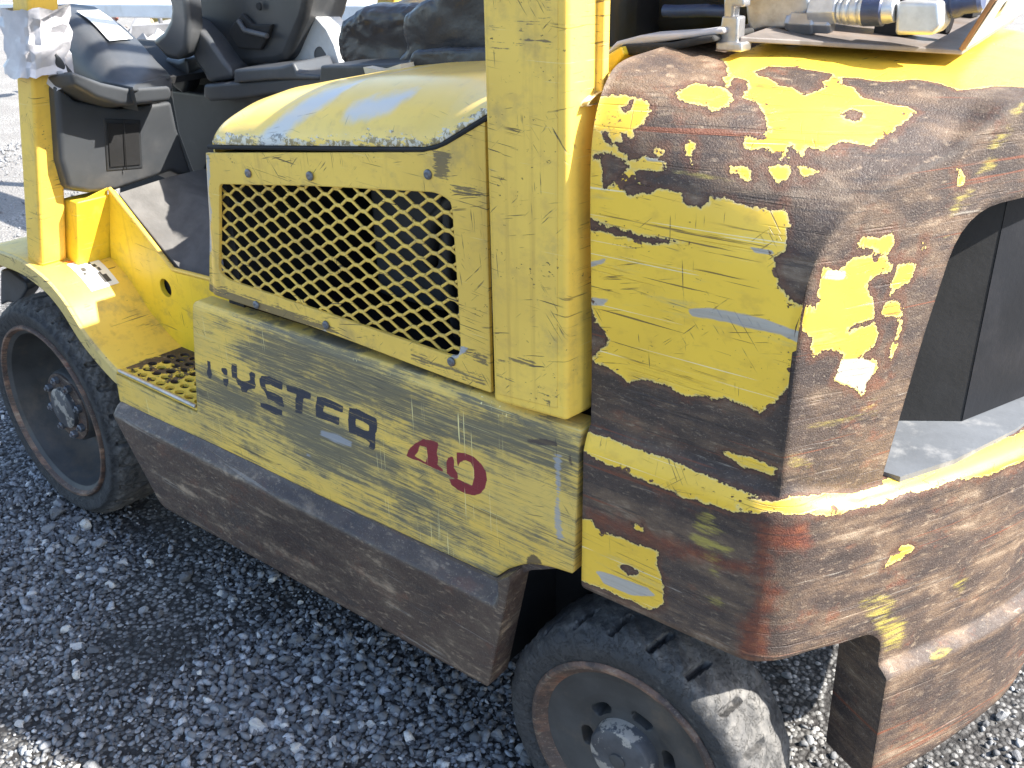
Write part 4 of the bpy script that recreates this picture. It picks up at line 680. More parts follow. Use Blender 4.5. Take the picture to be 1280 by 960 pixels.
gB = grab(lambda: sheet('tmp', (1.742, smax), (0, .45), .0042, keepB, mapB, M['cw'], FL, inw(PB, .055), Bp))
gC = grab(lambda: sheet('tmp', (1.497, smaxC), (0, .51), .0040, lambda P: seg_d(P, LOWOUT), surfC, M['cw'], FL, inw(PC, .085), Cp))
aA = {'paint': mask(mA, D['A_paint'], D['A_bare']), 'smear': mask(mA, D['A_smear']), 'primer': mask(mA, D['A_primer']), 'redrust': np.full(len(mA), -1.)}
# front edge of the side skin folded in
ei = I[0]; VA2 = np.concatenate([VA, VA[ei]+[0, .06, 0]]); k0 = len(VA); FA2 = [tuple(int(i) for i in f) for f in FA]+[(int(ei[i+1]), int(ei[i]), k0+i, k0+i+1) for i in range(len(ei)-1)]
for k in aA: aA[k] = np.concatenate([aA[k], aA[k][ei]])
V = []; F = []; AT = {k: [] for k in ('paint', 'smear', 'redrust', 'primer')}; off = 0
def fixn(V_, F_, out):
    c = np.mean([np.cross(V_[f[1]]-V_[f[0]], V_[f[2]]-V_[f[0]]) for f in F_[:len(F_)//2:37]], 0); return F_ if c @ np.array(out) > 0 else [f[::-1] for f in F_]
for (v_, f_, a_), o_ in (((VA2, FA2, aA), (0, -1, .3)), (gB, (1, -.3, 0)), (gC, (.3, -1, 0))):
    f_ = fixn(v_, f_, o_); n_ = len(v_)
    V += [v_, v_*[1, -1, 1]+[0, 1, 0]]; F += [tuple(i+off for i in f) for f in f_]+[tuple(i+off+n_ for i in f[::-1]) for f in f_]
    for k in AT: AT[k] += [a_[k], a_[k]]
    off += 2*n_
cwo = obj('counterweight', np.concatenate(V), F, M['cw'], FL, True, 40, {k: np.concatenate(a) for k, a in AT.items()}, label='rusty counterweight with flaking yellow paint')
M['ductdark'] = mat_plain('shaded_duct_steel', (.008, .009, .012), .65, .2, 6, dust=(.02, .02, .024), damt=.5, spec=.15)  # the panel's lack of light is put into this dark base colour
# inside of the rear opening
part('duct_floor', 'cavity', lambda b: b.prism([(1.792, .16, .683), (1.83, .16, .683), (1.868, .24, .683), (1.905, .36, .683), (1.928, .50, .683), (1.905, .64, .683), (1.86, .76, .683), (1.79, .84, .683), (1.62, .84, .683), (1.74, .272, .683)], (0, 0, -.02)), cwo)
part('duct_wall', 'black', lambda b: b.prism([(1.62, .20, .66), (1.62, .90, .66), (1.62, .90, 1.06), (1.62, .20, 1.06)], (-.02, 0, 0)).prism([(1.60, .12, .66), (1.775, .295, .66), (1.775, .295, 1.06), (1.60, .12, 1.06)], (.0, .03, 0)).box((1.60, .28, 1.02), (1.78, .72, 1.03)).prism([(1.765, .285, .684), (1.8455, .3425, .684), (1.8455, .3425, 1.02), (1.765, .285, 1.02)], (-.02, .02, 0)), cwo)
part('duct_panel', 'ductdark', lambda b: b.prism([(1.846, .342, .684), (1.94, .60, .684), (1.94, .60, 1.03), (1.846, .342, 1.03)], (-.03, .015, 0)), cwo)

# ---- side cover with the worn lettering
POUT = rounded([(.690, .697), (1.4905, .702), (1.4845, .486), (1.440, .480), (1.402, .466), (1.372, .443), (1.348, .418), (.366, .4085), (.372, .470), (.640, .465)], [.012, .012, .004, .02, .015, .0, .004, .004, .0, .004], 4)
Pp = {'black': lambda P: mask(P, D['P_black'], D['P_blackhole']), 'red': lambda P: mask(P, D['P_red'], D['P_redhole']), 'smudge': lambda P: mask(P, D['P_smudge']), 'primer': lambda P: mask(P, D['P_primer']), 'dark': lambda P: mask(P, D['P_dark'])}
def mapP(P):
    t = np.clip((P[:, 1]-.680)/.022, 0, 1); y = .016*(1-np.sqrt(np.clip(1-t*t, 0, 1))); y = y+.0012*np.sin(P[:, 0]*11)*np.sin(P[:, 1]*17)
    return np.stack([P[:, 0], y, P[:, 1]], 1)
sheet('side_panel', (.36, 1.495), (.40, .706), .0023, lambda P: seg_d(P, POUT), mapP, M['panel'], FL, const(0, .028, 0), Pp, label='scuffed yellow side panel with worn black and red lettering')
part('wheel_arch', 'rust', lambda b: b.prism([(1.350, .004, .419), (1.374, .004, .4425), (1.404, .004, .465), (1.441, .004, .479), (1.452, .004, .477), (1.41, .004, .456), (1.382, .004, .434), (1.362, .004, .412)], (0, .10, 0)))
# ---- brown rubbing skirt under the panel
SK = [(.366, .399), (1.360, .407), (1.402, .452), (1.349, .228), (.494, .220)]
def mapS(P):
    t = np.clip((P[:, 1]-.390)/.021, 0, 1)*np.clip((1.372-P[:, 0])/.01, 0, 1); y = -.026+.026*t; y = y+.0008*np.sin(P[:, 0]*6+1)*np.sin(P[:, 1]*14)
    return np.stack([P[:, 0], y, P[:, 1]], 1)
sheet('skirt', (.355, 1.41), (.21, .46), .004, lambda P: seg_d(P, rounded([(.362, .4105), (1.350, .4175), (1.376, .441), (1.398, .458), (1.349, .232), (.494, .222)], [.016, 0, 0, .004, .006, .02])), mapS, M['skirt'], FL, const(0, .045, 0))

# ---- engine side grille: frame, expanded metal, screws
xz = lambda k: [(q[0], q[2]) for q in D['w_'+k]]
go = [(q[0], q[2]) for q in D['w_G_out']]; gi = [(q[0], q[2]) for q in D['w_G_open']]
sheet('grille_frame', (.70, 1.37), (.68, 1.09), .0030, lambda P: np.minimum(seg_d(P, go), -seg_d(P, rounded(gi, [.010, 0, .01, .008, .01, .01, .008, .008, 0, .010, .010]))), lambda P: np.stack([P[:, 0], .012+.006*np.clip((go[0][0]+.012-P[:, 0]+(P[:, 1]-.966)*.16)/.02, 0, 1)**2+.0012*np.sin(P[:, 0]*14)*np.sin(P[:, 1]*20+1), P[:, 1]], 1), M['frame'], FL, const(0, .005, 0), {'scuff': lambda P: mask(P, [xz('sc%d' % i) for i in range(1, 6)]), 'silver': lambda P: mask(P, [xz('sv1'), xz('sv2'), xz('sv3')])})
def mesh_grille(b):
    ax, bz, x0, z0 = .0521, .0236, 1.141, .927; wdt = .0019; ys = .0185; inside = lambda x, z: seg_d(np.array([[x, z]]), gi)[0] > -.022
    rr = random.Random(3)
    def bar(x1, z1, x2, z2, y1, y2, w):
        d = np.array([x2-x1, 0, z2-z1]); L = np.linalg.norm(d); n = np.array([-d[2], 0, d[0]])/L*w; a = np.array([x1, y1, z1]); c = np.array([x2, y2, z2]); t = np.array([0, .0024, 0])
        b.add([a-n, c-n, c+n, a+n, a-n+t, c-n+t, c+n+t, a+n+t], [(0, 3, 2, 1), (4, 5, 6, 7), (0, 1, 5, 4), (1, 2, 6, 5), (2, 3, 7, 6), (3, 0, 4, 7)])
    for i in range(-9, 5):
        for j in range(-6, 12):
            for o in (0, .5):
                x = x0+(i+o)*ax; z = z0-(j+o)*bz
                if not inside(x, z): continue
                yb = ys+.004*math.sin(x*9)*math.sin(z*15); h = .0062
                bar(x-h, z, x+h, z, yb, yb, .0026)
                for sx in (-1, 1):
                    for sz in (-1, 1):
                        x2 = x+sx*ax/2; z2 = z+sz*bz/2
                        if sz > 0 and inside(x2, z2):
                            y2 = ys+.004*math.sin(x2*9)*math.sin(z2*15)
                            bar(x+sx*h*.85, z+.0006, x2-sx*h*.85, z2-.0006, yb+.001, y2-.0006, wdt)
part('mesh_screen', 'yelworn', mesh_grille, smooth=False, label='diamond expanded metal screen')
for x, z in ((.878, .937), (1.019, .952), (1.248, .985), (.852, .722), (1.019, .727), (1.272, .734)):
    part('screw', 'bolt', lambda b: b.lathe([(0, .0068), (.0022, .0064), (.0036, .0035), (.0030, 0)], (x, .011, z), (0, -1, 0), 14))
# ---- hood above the grille
zs = lambda x: np.interp(x, [.78, .80, 1.245, 1.27, 1.352, 1.5], [.9655, .968, 1.017, 1.024, 1.069, 1.09])
zt = lambda x: np.interp(x, [.752, .765, .79, .82, .87, .955, 1.05, 1.262, 1.50], [.972, .995, 1.016, 1.031, 1.046, 1.062, 1.075, 1.096, 1.112])
def mapH(P):
    x, t = P[:, 0], P[:, 1]; a = np.clip(t/.16, 0, 1)*math.pi/2; y = .010+.125*(1-np.cos(a))**.85+np.maximum(t-.16, 0); lo = zs(x)+.002; z = lo+(zt(x)-lo)*np.sin(a)**.85
    z = z+.012*np.clip(t-.16, 0, .3); y = y+.022*np.clip((.83-x)/.07, 0, 1)**2*(1-np.sin(a))
    return np.stack([x+.02*np.clip((.80-x)/.05, 0, 1)*(1-np.sin(a)), y, z], 1)
nH = 130; xh = np.linspace(.752, 1.49, nH); th = np.concatenate([np.linspace(0, .16, 30), np.linspace(.17, .86, 20)]); PH = np.stack([np.repeat(xh, len(th)), np.tile(th, nH)], 1); VH = mapH(PH); I = np.arange(len(VH)).reshape(nH, -1)
FH = np.stack([I[:-1, :-1], I[1:, :-1], I[1:, 1:], I[:-1, 1:]], -1).reshape(-1, 4); FH = [tuple(int(i) for i in f) for f in FH]
k = len(VH); VH = np.concatenate([VH, VH[I[0]]-[0, 0, .03], VH[I[:, 0]]+[0, .03, 0]]); n1 = len(I[0])
FH += [(int(I[0, i]), int(I[0, i+1]), k+i+1, k+i) for i in range(n1-1)]+[(int(I[i, 0]), k+n1+i, k+n1+i+1, int(I[i+1, 0])) for i in range(nH-1)]
hxz = VH[:, [0, 2]]; hg = .010-np.abs(VH[:, 2]-zs(VH[:, 0])-.004); hood = obj('hood', VH, FH, M['hood'], FL, True, 50, {'faded_glare': mask(hxz, [xz('fad1'), xz('fad2')]), 'grime': np.where(VH[:, 1] < .1, hg, -1)}, label='smooth rounded yellow hood')
part('seam_gap_shade', 'black', lambda b: b.tube([(x, .013, float(zs(x))-.0015) for x in (.785, .9, 1.05, 1.24, 1.262, 1.28, 1.31, 1.352)], .0036, 8))  # open gap under the hood, its shade drawn as a black strip
# ---- rear pillar of the overhead guard
part('rear_pillar', 'yel', lambda b: b.add([(1.362, -.010, .709), (1.478, -.010, .716), (1.484, .04, .716), (1.362, .04, .709), (1.362, -.010, 2.10), (1.470, -.010, 2.10), (1.476, .04, 2.10), (1.362, .04, 2.10)], [(0, 3, 2, 1), (4, 5, 6, 7), (0, 1, 5, 4), (1, 2, 6, 5), (2, 3, 7, 6), (3, 0, 4, 7)]), bevel=.0055, label='wide flat yellow pillar')
sheet('pillar_face', (1.3685, 1.4645), (.722, 1.30), .0022, lambda P: seg_d(P, [(1.3685, .722), (1.4645, .730), (1.4640, 1.30), (1.3685, 1.30)]), planar_y(-.0104), M['frame'], FL, const(0, .0008, 0),
      {'scuff': lambda P: mask(P, [[(q[0], q[2]) for q in D['w_'+k]] for k in ('pa', 'pb', 'pc', 'pd', 'pe', 'pf', 'pg', 'ph', 'pi', 'pj')])-.002, 'silver': lambda P: np.full(len(P), -1.0)})
part('pillar_flange', 'yelworn', lambda b: b.box((1.455, .036, .74), (1.490, .048, 2.08)), bevel=.002)
part('rear_pillar', 'yel', lambda b: b.box((1.362, .96, .709), (1.478, 1.01, 2.10)), bevel=.008)
# black boxes block light and stand for the shaded hollow behind panels
part('chassis_shade_fill', 'black', lambda b: b.box((.70, .032, .22), (1.33, .968, .655)).box((.40, .02, .22), (.71, .98, .424)).box((1.30, .045, .485), (1.62, .955, .70)).box((1.33, .17, .15), (1.60, .83, .49))
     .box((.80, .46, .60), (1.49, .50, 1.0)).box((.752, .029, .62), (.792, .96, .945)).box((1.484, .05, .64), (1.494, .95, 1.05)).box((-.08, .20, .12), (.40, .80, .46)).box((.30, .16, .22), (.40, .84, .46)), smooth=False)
part('engine_block', 'dark', lambda b: b.box((.93, .20, .70), (1.09, .45, .99)).box((1.14, .24, .66), (1.20, .45, .97)).box((1.24, .2, .7), (1.27, .45, .98)), bevel=.01)
part('engine_hose', 'darkplastic', lambda b: b.tube([(1.10, .16, .80), (1.14, .13, .88), (1.19, .14, .93), (1.24, .20, .94)], .012).tube([(1.16, .15, .70), (1.17, .12, .80), (1.17, .13, .90)], .009).tube([(1.22, .10, .76), (1.30, .10, .79)], .015))

# ---- front fender, step and recess
FP = [(-.30, .53), (-.22, .60), (-.10, .645), (-.014, .652), (.050, .652), (.096, .646), (.161, .629), (.200, .609), (.231, .585), (.277, .536), (.327, .503), (.360, .486), (.378, .479)]
fx = np.array(FP)
def fprof(n=60):
    t = np.linspace(0, len(FP)-1, n); return catmull(FP, t)
fp = fprof(80)
V = []; 
for i, (x, z) in enumerate(fp):
    d = fp[min(i+1, 79)]-fp[max(i-1, 0)]; d = d/np.linalg.norm(d); nrm = np.array([d[1], -d[0]])
    dep = .034
    V += [(x+nrm[0]*dep, .020, z+nrm[1]*dep), (x+nrm[0]*dep, .0, z+nrm[1]*dep), (x+nrm[0]*.004, .0, z+nrm[1]*.004), (x, .005, z)]+[(x, y, z) for y in np.linspace(.012, .152, 12)]
m_ = 16; F = [(i*m_+j, (i+1)*m_+j, (i+1)*m_+j+1, i*m_+j+1) for i in range(79) for j in range(m_-1)]
fender = obj('front_fender', np.array(V), F, None, FL, True, 50, mats=[M['fender'], M['scuffed']], mi=[1 if j < 3 else 0 for i in range(79) for j in range(m_-1)], attrs={'scuff': mask(np.array(V)[:, :2], [[(q[0], q[1]) for q in D['w_stain']]]), 'silver': mask(np.array(V)[:, :2], [[(q[0], q[1]) for q in D['w_fsil']]])})
for s, mt, nm, n_ in (([(.140, .062), (.222, .060), (.222, .125), (.140, .125)], 'sticker', 'warning_label', 0), ([(.130, .062), (.140, .062), (.140, .125), (.130, .125)], 'orange', 'label_stripe', 1)):
    def onf(x, y, o=.0012): i = np.interp(x, fp[:, 0], fp[:, 1]); return (x, y, i+o)
    xs_ = np.linspace(s[0][0], s[1][0], 6); V = [onf(x+.0, y) for x in xs_ for y in (s[0][1], s[2][1])]
    lab = obj(nm, V, [(2*i, 2*i+2, 2*i+3, 2*i+1) for i in range(5)], M[mt], fender, False)
part('label_print', 'ink', lambda b: [b.add([onf(x, y, .0018), onf(x+w_, y, .0018), onf(x+w_, y+h_, .0018), onf(x, y+h_, .0018)], [(0, 1, 2, 3)]) for x, y, w_, h_ in [(.152+.012*(k % 4), .098+.004*(k % 3), .009, .006+.002*(k % 2)) for k in range(4)]+[(.165, .075, .012, .010), (.180, .072, .006, .006), (.196, .098, .018, .016)]], fender, smooth=False)
# step plate with punched holes
HR = .0082; holes = [(x, y) for j, y in enumerate(np.arange(.020, .146, .0215)) for x in np.arange(.405+(.0155 if j % 2 else 0), .665, .031)]
def keepS(P):
    d = seg_d(P, [(.376, .003), (.69, .003), (.69, .152), (.376, .152)]); 
    for hx, hy in holes: d = np.minimum(d, np.hypot((P[:, 0]-hx)/1.35, P[:, 1]-hy)-HR)
    return d
def mapStep(P):
    z = np.full(len(P), .4785)
    for hx, hy in holes: z = z+.0014*np.exp(-((np.hypot((P[:, 0]-hx)/1.35, P[:, 1]-hy)-HR)/.003)**2)
    return np.stack([P[:, 0], P[:, 1], z-.004*np.clip((P[:, 0]-.376)/.28, 0, 1)], 1)
Nst = NT('worn_step_paint'); yb = yellow_base(Nst, (.80, .56, .08)); rcol, _ = rust_color(Nst, amt=.3)
sp3 = Nst.n('ShaderNodeSeparateXYZ'); Nst.t.links.new(Nst.tc.outputs['Object'], sp3.inputs[0]); wn_ = Nst.math('SUBTRACT', 1.0, Nst.step(Nst.math('ADD', Nst.noise((1, 1, 1), 30, 5, .7), Nst.math('SUBTRACT', Nst.math('MULTIPLY', Nst.math('ADD', sp3.outputs[1], .46), 1.6), Nst.math('MULTIPLY', Nst.math('ADD', sp3.outputs[0], .40), .6))), .53, .57)); hgt = Nst.noise((1, 1, 1), 150, 3)
M['step'] = Nst.out(Nst.mix(wn_, rcol, yb), .6, Nst.bump(hgt, .0008, .8))
sheet('step_plate', (.374, .692), (.001, .154), .0024, keepS, mapStep, M['step'], FL, const(0, 0, -.006))
part('step_edge', 'steel', lambda b: b.tube([(.382, .0035, .4795), (.45, .0035, .479), (.55, .0035, .4778), (.635, .0035, .4765)], .0040, 8))
box('step_pan', 'black', (.39, .012, .425), (.69, .15, .437))
WO = rounded([(.150, .600), (.206, .783), (.212, .785), (.392, .646), (.50, .651), (.80, .655), (.80, .44), (.30, .44), (.10, .56)], [.0, 0, 0, .012, 0, 0, 0, 0, 0])
def keepW(P): d = seg_d(P, WO); return np.minimum(d, np.hypot((P[:, 0]-.356), (P[:, 1]-.604)/1.0)-.0195)
sheet('recess_wall', (.08, .81), (.43, .80), .0045, keepW, planar_y(.15), M['yelbright'] if 'yelbright' in M else None, FL, const(0, .010, 0))
part('hole_backing', 'black', lambda b: b.box((.30, .175, .55), (.41, .18, .64)))
part('wall_edge', 'yelworn', lambda b: b.tube([(.208, .152, .788), (.30, .153, .7185), (.391, .153, .6505), (.50, .153, .655), (.76, .153, .66)], .0048, 8))
rk = lambda x, y, z0, z1, d=.38: [(x, y, z0)]
def rake(b, x0, y0, x1, y1, z0, z1, k): 
    s = (z1-z0)*k; b.add([(x0, y0, z0), (x1, y0, z0), (x1, y1, z0), (x0, y1, z0), (x0+s, y0, z1), (x1+s, y0, z1), (x1+s, y1, z1), (x0+s, y1, z1)], [(0, 3, 2, 1), (4, 5, 6, 7), (0, 1, 5, 4), (1, 2, 6, 5), (2, 3, 7, 6), (3, 0, 4, 7)])
part('front_pillar', 'yel', lambda b: rake(b, .062, .018, .122, .074, .640, 2.06, .36), bevel=.006, label='raked yellow front pillar')
part('front_pillar', 'yel', lambda b: rake(b, .062, .926, .122, .982, .640, 2.06, .36), bevel=.006)
part('bulkhead', 'yelbright', lambda b: rake(b, .085, .078, .143, .155, .60, .775, .36), bevel=.004)
part('gusset', 'yelbright', lambda b: b.prism([(.143, .128, .636), (.150, .150, .640), (.205, .150, .79), (.196, .100, .775)], (-.004, 0, 0)), smooth=False)
part('overhead_guard', 'yel', lambda b: [b.box((.58, .02, 2.05), (1.48, .07, 2.10)), b.box((.58, .93, 2.05), (1.48, .98, 2.10)), b.box((.58, .07, 2.06), (.63, .93, 2.10)), b.box((1.43, .07, 2.06), (1.48, .93, 2.10))]+[b.box((.72+.12*i, .07, 2.07), (.735+.12*i, .93, 2.10)) for i in range(6)], bevel=.004)
# floor mat on the toe board
part('floor_mat', 'mat', lambda b: b.prism([(.215, .165, .778), (.372, .165, .662), (.395, .165, .648), (.77, .165, .652), (.77, .60, .652), (.395, .60, .648), (.205, .60, .785), (.205, .30, .785)], (0, .0, -.01)), bevel=.003, label='dusty grey floor mat')
box('floor_pan', 'black', (.10, .165, .56), (.80, .84, .63))
part('mat_ridge', 'darkplastic', lambda b: [b.box((x-.012, y, z), (x+.012, y+.0025, z+.002)) for x, y, z in [(.25+.021*k % .1, .20+.031*(k*7 % 6), 0) for k in range(0)]] or b.box((.40, .17, .6525), (.42, .40, .6545)))
# ---- plastic cowls and console
part('cowl', 'plastic', lambda b: b.prism(Wd('cowl_body'), (-.12, 0, -.01)), bevel=.010, label='grey plastic dash cowl')
part('cowl_vent', 'darkplastic', lambda b: b.prism([np.array(q)+[.002, 0, 0] for q in Wd('cowl_vent')], (-.02, 0, 0)), bevel=.002)
def vent_lid(b):
    P = [np.array(q)+[.0045, 0, 0] for q in Wd('cowl_vent')]; c = sum(P)/4; b.prism([c+(q-c)*.84 for q in P], (-.006, 0, 0)); b.tube([(P[0]+P[1])/2*.5+(P[0]+P[1])/4+[.003, 0, 0], (P[2]+P[3])/2+[.003, 0, 0]], .0012, 6)
part('vent_lid', 'black', vent_lid, bevel=.003)
part('cowl_lip', 'plastic', lambda b: b.prism(Wd('cowl_lip'), (-.12, 0, -.02)), bevel=.007)
part('cowl_core', 'darkplastic', lambda b: b.prism(Wd('cowl_core'), (-.10, 0, 0)), bevel=.01)
def loft_lines(lines, name, mat, **kw):
    n = 14; L = [catmull([tuple(q) for q in l], np.linspace(0, len(l)-1, n)) for l in lines]; V = np.concatenate(L); F = [(i*n+j, i*n+j+1, (i+1)*n+j+1, (i+1)*n+j) for i in range(len(L)-1) for j in range(n-1)]
    return obj(name, V, F, M[mat], FL, True, 60, **kw)
sd_, rg, fr = Wd('cov_side'), Wd('cov_ridge'), Wd('cov_far')
mid = [tuple(.5*np.array(a)+.5*np.array(b_)+np.array([0, 0, .004])) for a, b_ in zip(rg, fr)]
m1 = [tuple(.86*np.array(a)+.14*np.array(b_)+np.array([0, 0, .001])) for a, b_ in zip(rg, fr)]; m0 = [tuple(.8*np.array(a)+.2*np.array(b_)) for a, b_ in zip(rg, sd_)]
cov = loft_lines([[tuple(np.array(q)+[-.03, .02, -.05]) for q in sd_], [tuple(np.array(q)+[0, .002, -.022]) for q in sd_], sd_, m0, m1, mid, fr, [tuple(np.array(q)+[-.02, .01, -.05]) for q in fr]], 'cowl_cover', 'plastic')
part('cowl_end', 'plastic', lambda b: b.prism([sd_[-1], rg[-1], fr[-2], fr[-1], tuple(np.array(fr[-1])-[.0, 0, .022]), tuple(np.array(sd_[-1])-[0, 0, .008])], (-.05, 0, -.01)), bevel=.004)
crg = catmull(rg, np.linspace(.55, 2.1, 6)); cfr = catmull(fr, np.linspace(.55, 2.1, 6))
obj('cover_label', [tuple(a*(1-f)+b_*f+np.array([.003, -.003, .0085])) for a, b_ in zip(crg, cfr) for f in (.30, .86)], [(2*i, 2*i+1, 2*i+3, 2*i+2) for i in range(5)], M['sticker'], cov, False)
part('steering_lever', 'plastic', lambda b: b.prism(Wd('lever'), (-.02, .055, 0)), bevel=.012)
part('lever_boot', 'darkplastic', lambda b: b.prism(Wd('lever_boot'), (-.03, .06, 0)), bevel=.008)
part('dash_cover', 'plastic', lambda b: b.prism(Wd('cov2'), (-.06, .12, .0)), bevel=.012)
con = part('console', 'darkplastic', lambda b: b.prism(Wd('console'), (-.05, .16, 0)), bevel=.018, label='dark grey seat side console')
part('console_recess', 'black', lambda b: b.prism([np.array(q)-[0, .006, 0] for q in Wd('console_recess')], (0, .01, 0)), con, bevel=.003)  # shade of the recess, put in as a black plate
part('console_handle', 'plastic', lambda b: b.tube(Wd('console_handle'), .0055, 10), con)
part('console_knob', 'black', lambda b: [b.lathe([(0, .008), (.004, .007), (.004, 0)], (.40+dx, .452, 1.125+dz), (0, -1, 0), 14) for dx, dz in ((-.012, .022), (-.018, -.003))], con)
cv3 = part('side_cowl', 'silver', lambda b: b.prism(Wd('cov3'), (-.05, .10, 0)), bevel=.012, label='pale grey cowl beside console')
part('cowl_cap', 'plastic', lambda b: b.lathe([(0, .017), (.0015, .0165), (.0015, 0)], (.497, .4995, 1.030), (.1, -1, .1), 22), cv3)
part('console_lip', 'plastic', lambda b: b.prism(Wd('lip2'), (-.03, .12, 0)), bevel=.006)
part('console_lip', 'plastic', lambda b: b.prism(Wd('lip3'), (-.03, .12, 0)), bevel=.005)
part('console_base', 'darkplastic', lambda b: b.prism(Wd('under2'), (-.03, .2, 0)), bevel=.006)
part('firewall', 'black', lambda b: b.prism(Wd('fwall'), (-.02, .2, 0)))
part('cowl_filler', 'black', lambda b: b.prism(Wd('cfil'), (-.02, .2, 0)))
# ---- seat
def lumpy(o, amp, freq, seed):
    tx = bpy.data.textures.new('folds', 'CLOUDS'); tx.noise_scale = freq; tx.noise_depth = 3
    m = o.modifiers.new('sub', 'SUBSURF'); m.subdivision_type = 'SIMPLE'; m.levels = m.render_levels = 4
    m = o.modifiers.new('d', 'DISPLACE'); m.texture = tx; m.strength = amp; m.texture_coords = 'LOCAL'; m.mid_level = .5
seat = part('seat', 'vinyl', lambda b: b.prism(Wd('seat_roll'), (0, .34, .01)), bevel=.022, label='torn black vinyl seat')
lumpy(seat, .016, .05, 1)
sb = part('seat_bolster', 'vinyl', lambda b: b.prism(Wd('seat_back'), (0, .30, .02)), seat, bevel=.022); lumpy(sb, .014, .06, 2)
sf = part('seat_flap', 'vinyl', lambda b: b.prism(Wd('seat_flap'), (0, .03, .0)), seat, bevel=.008); lumpy(sf, .010, .04, 3)
part('backrest', 'vinyl', lambda b: b.box((1.21, .36, 1.02), (1.31, .72, 1.42)), seat, bevel=.03)
part('seat_base', 'darkplastic', lambda b: b.prism(Wd('seatbase'), (0, .10, 0)), bevel=.004)
cb = part('cardboard_piece', 'card', lambda b: b.prism(Wd('card'), (0, .03, .0)), None, smooth=False)
tagged(cb, 'small cream cardboard piece tucked under the black seat, on the yellow hood', 'cardboard')

# ---- wheels
def tyre_mesh(cx, y0, cz, prof, seg, ngr, depth, gw, h0, h1, slant, steer=0.0, seed=1):
    """prof: (distance from outer face, radius); grooves cut into the shoulder and tread"""
    r_ = np.random.default_rng(seed); P = np.array(prof, float); t = np.linspace(0, len(P)-1, 56); P = catmull(P, t); n = len(P); th = np.arange(seg)*2*math.pi/seg
    V = np.zeros((n, seg, 3)); R0 = P[:, 1].max(); jit = r_.normal(size=ngr)*.04
    for i, (h, rr) in enumerate(P):
        ph = (th+slant*(h-h0)/.1)*ngr/(2*math.pi); k = np.floor(ph).astype(int) % ngr; fr_ = np.abs(ph-np.floor(ph)-.5+jit[k])*2*math.pi*R0/ngr
        g = np.clip((gw-fr_)/(.0025), 0, 1)*(1 if rr > R0-.022 else 0)*np.clip((h-h0)/.004, 0, 1)*np.clip((h1-h)/.006, 0, 1)
        rad = rr-depth*g+.0012*np.sin(th*23+h*90)*np.sin(th*7+2)-.0008*np.sin(th*61+h*300)
        V[i] = np.stack([rad*np.sin(th), np.full(seg, h), rad*np.cos(th)], 1)
    V = V.reshape(-1, 3); c, s = math.cos(steer), math.sin(steer); X = V[:, 0]*c+V[:, 1]*s; Y = -V[:, 0]*s+V[:, 1]*c
    V = np.stack([X+cx, Y+y0, V[:, 2]+cz], 1); I_ = np.arange(n*seg).reshape(n, seg); J = np.roll(I_, -1, 1)
    F_ = np.stack([I_[:-1], I_[1:], J[1:], J[:-1]], -1).reshape(-1, 4); return V, F_
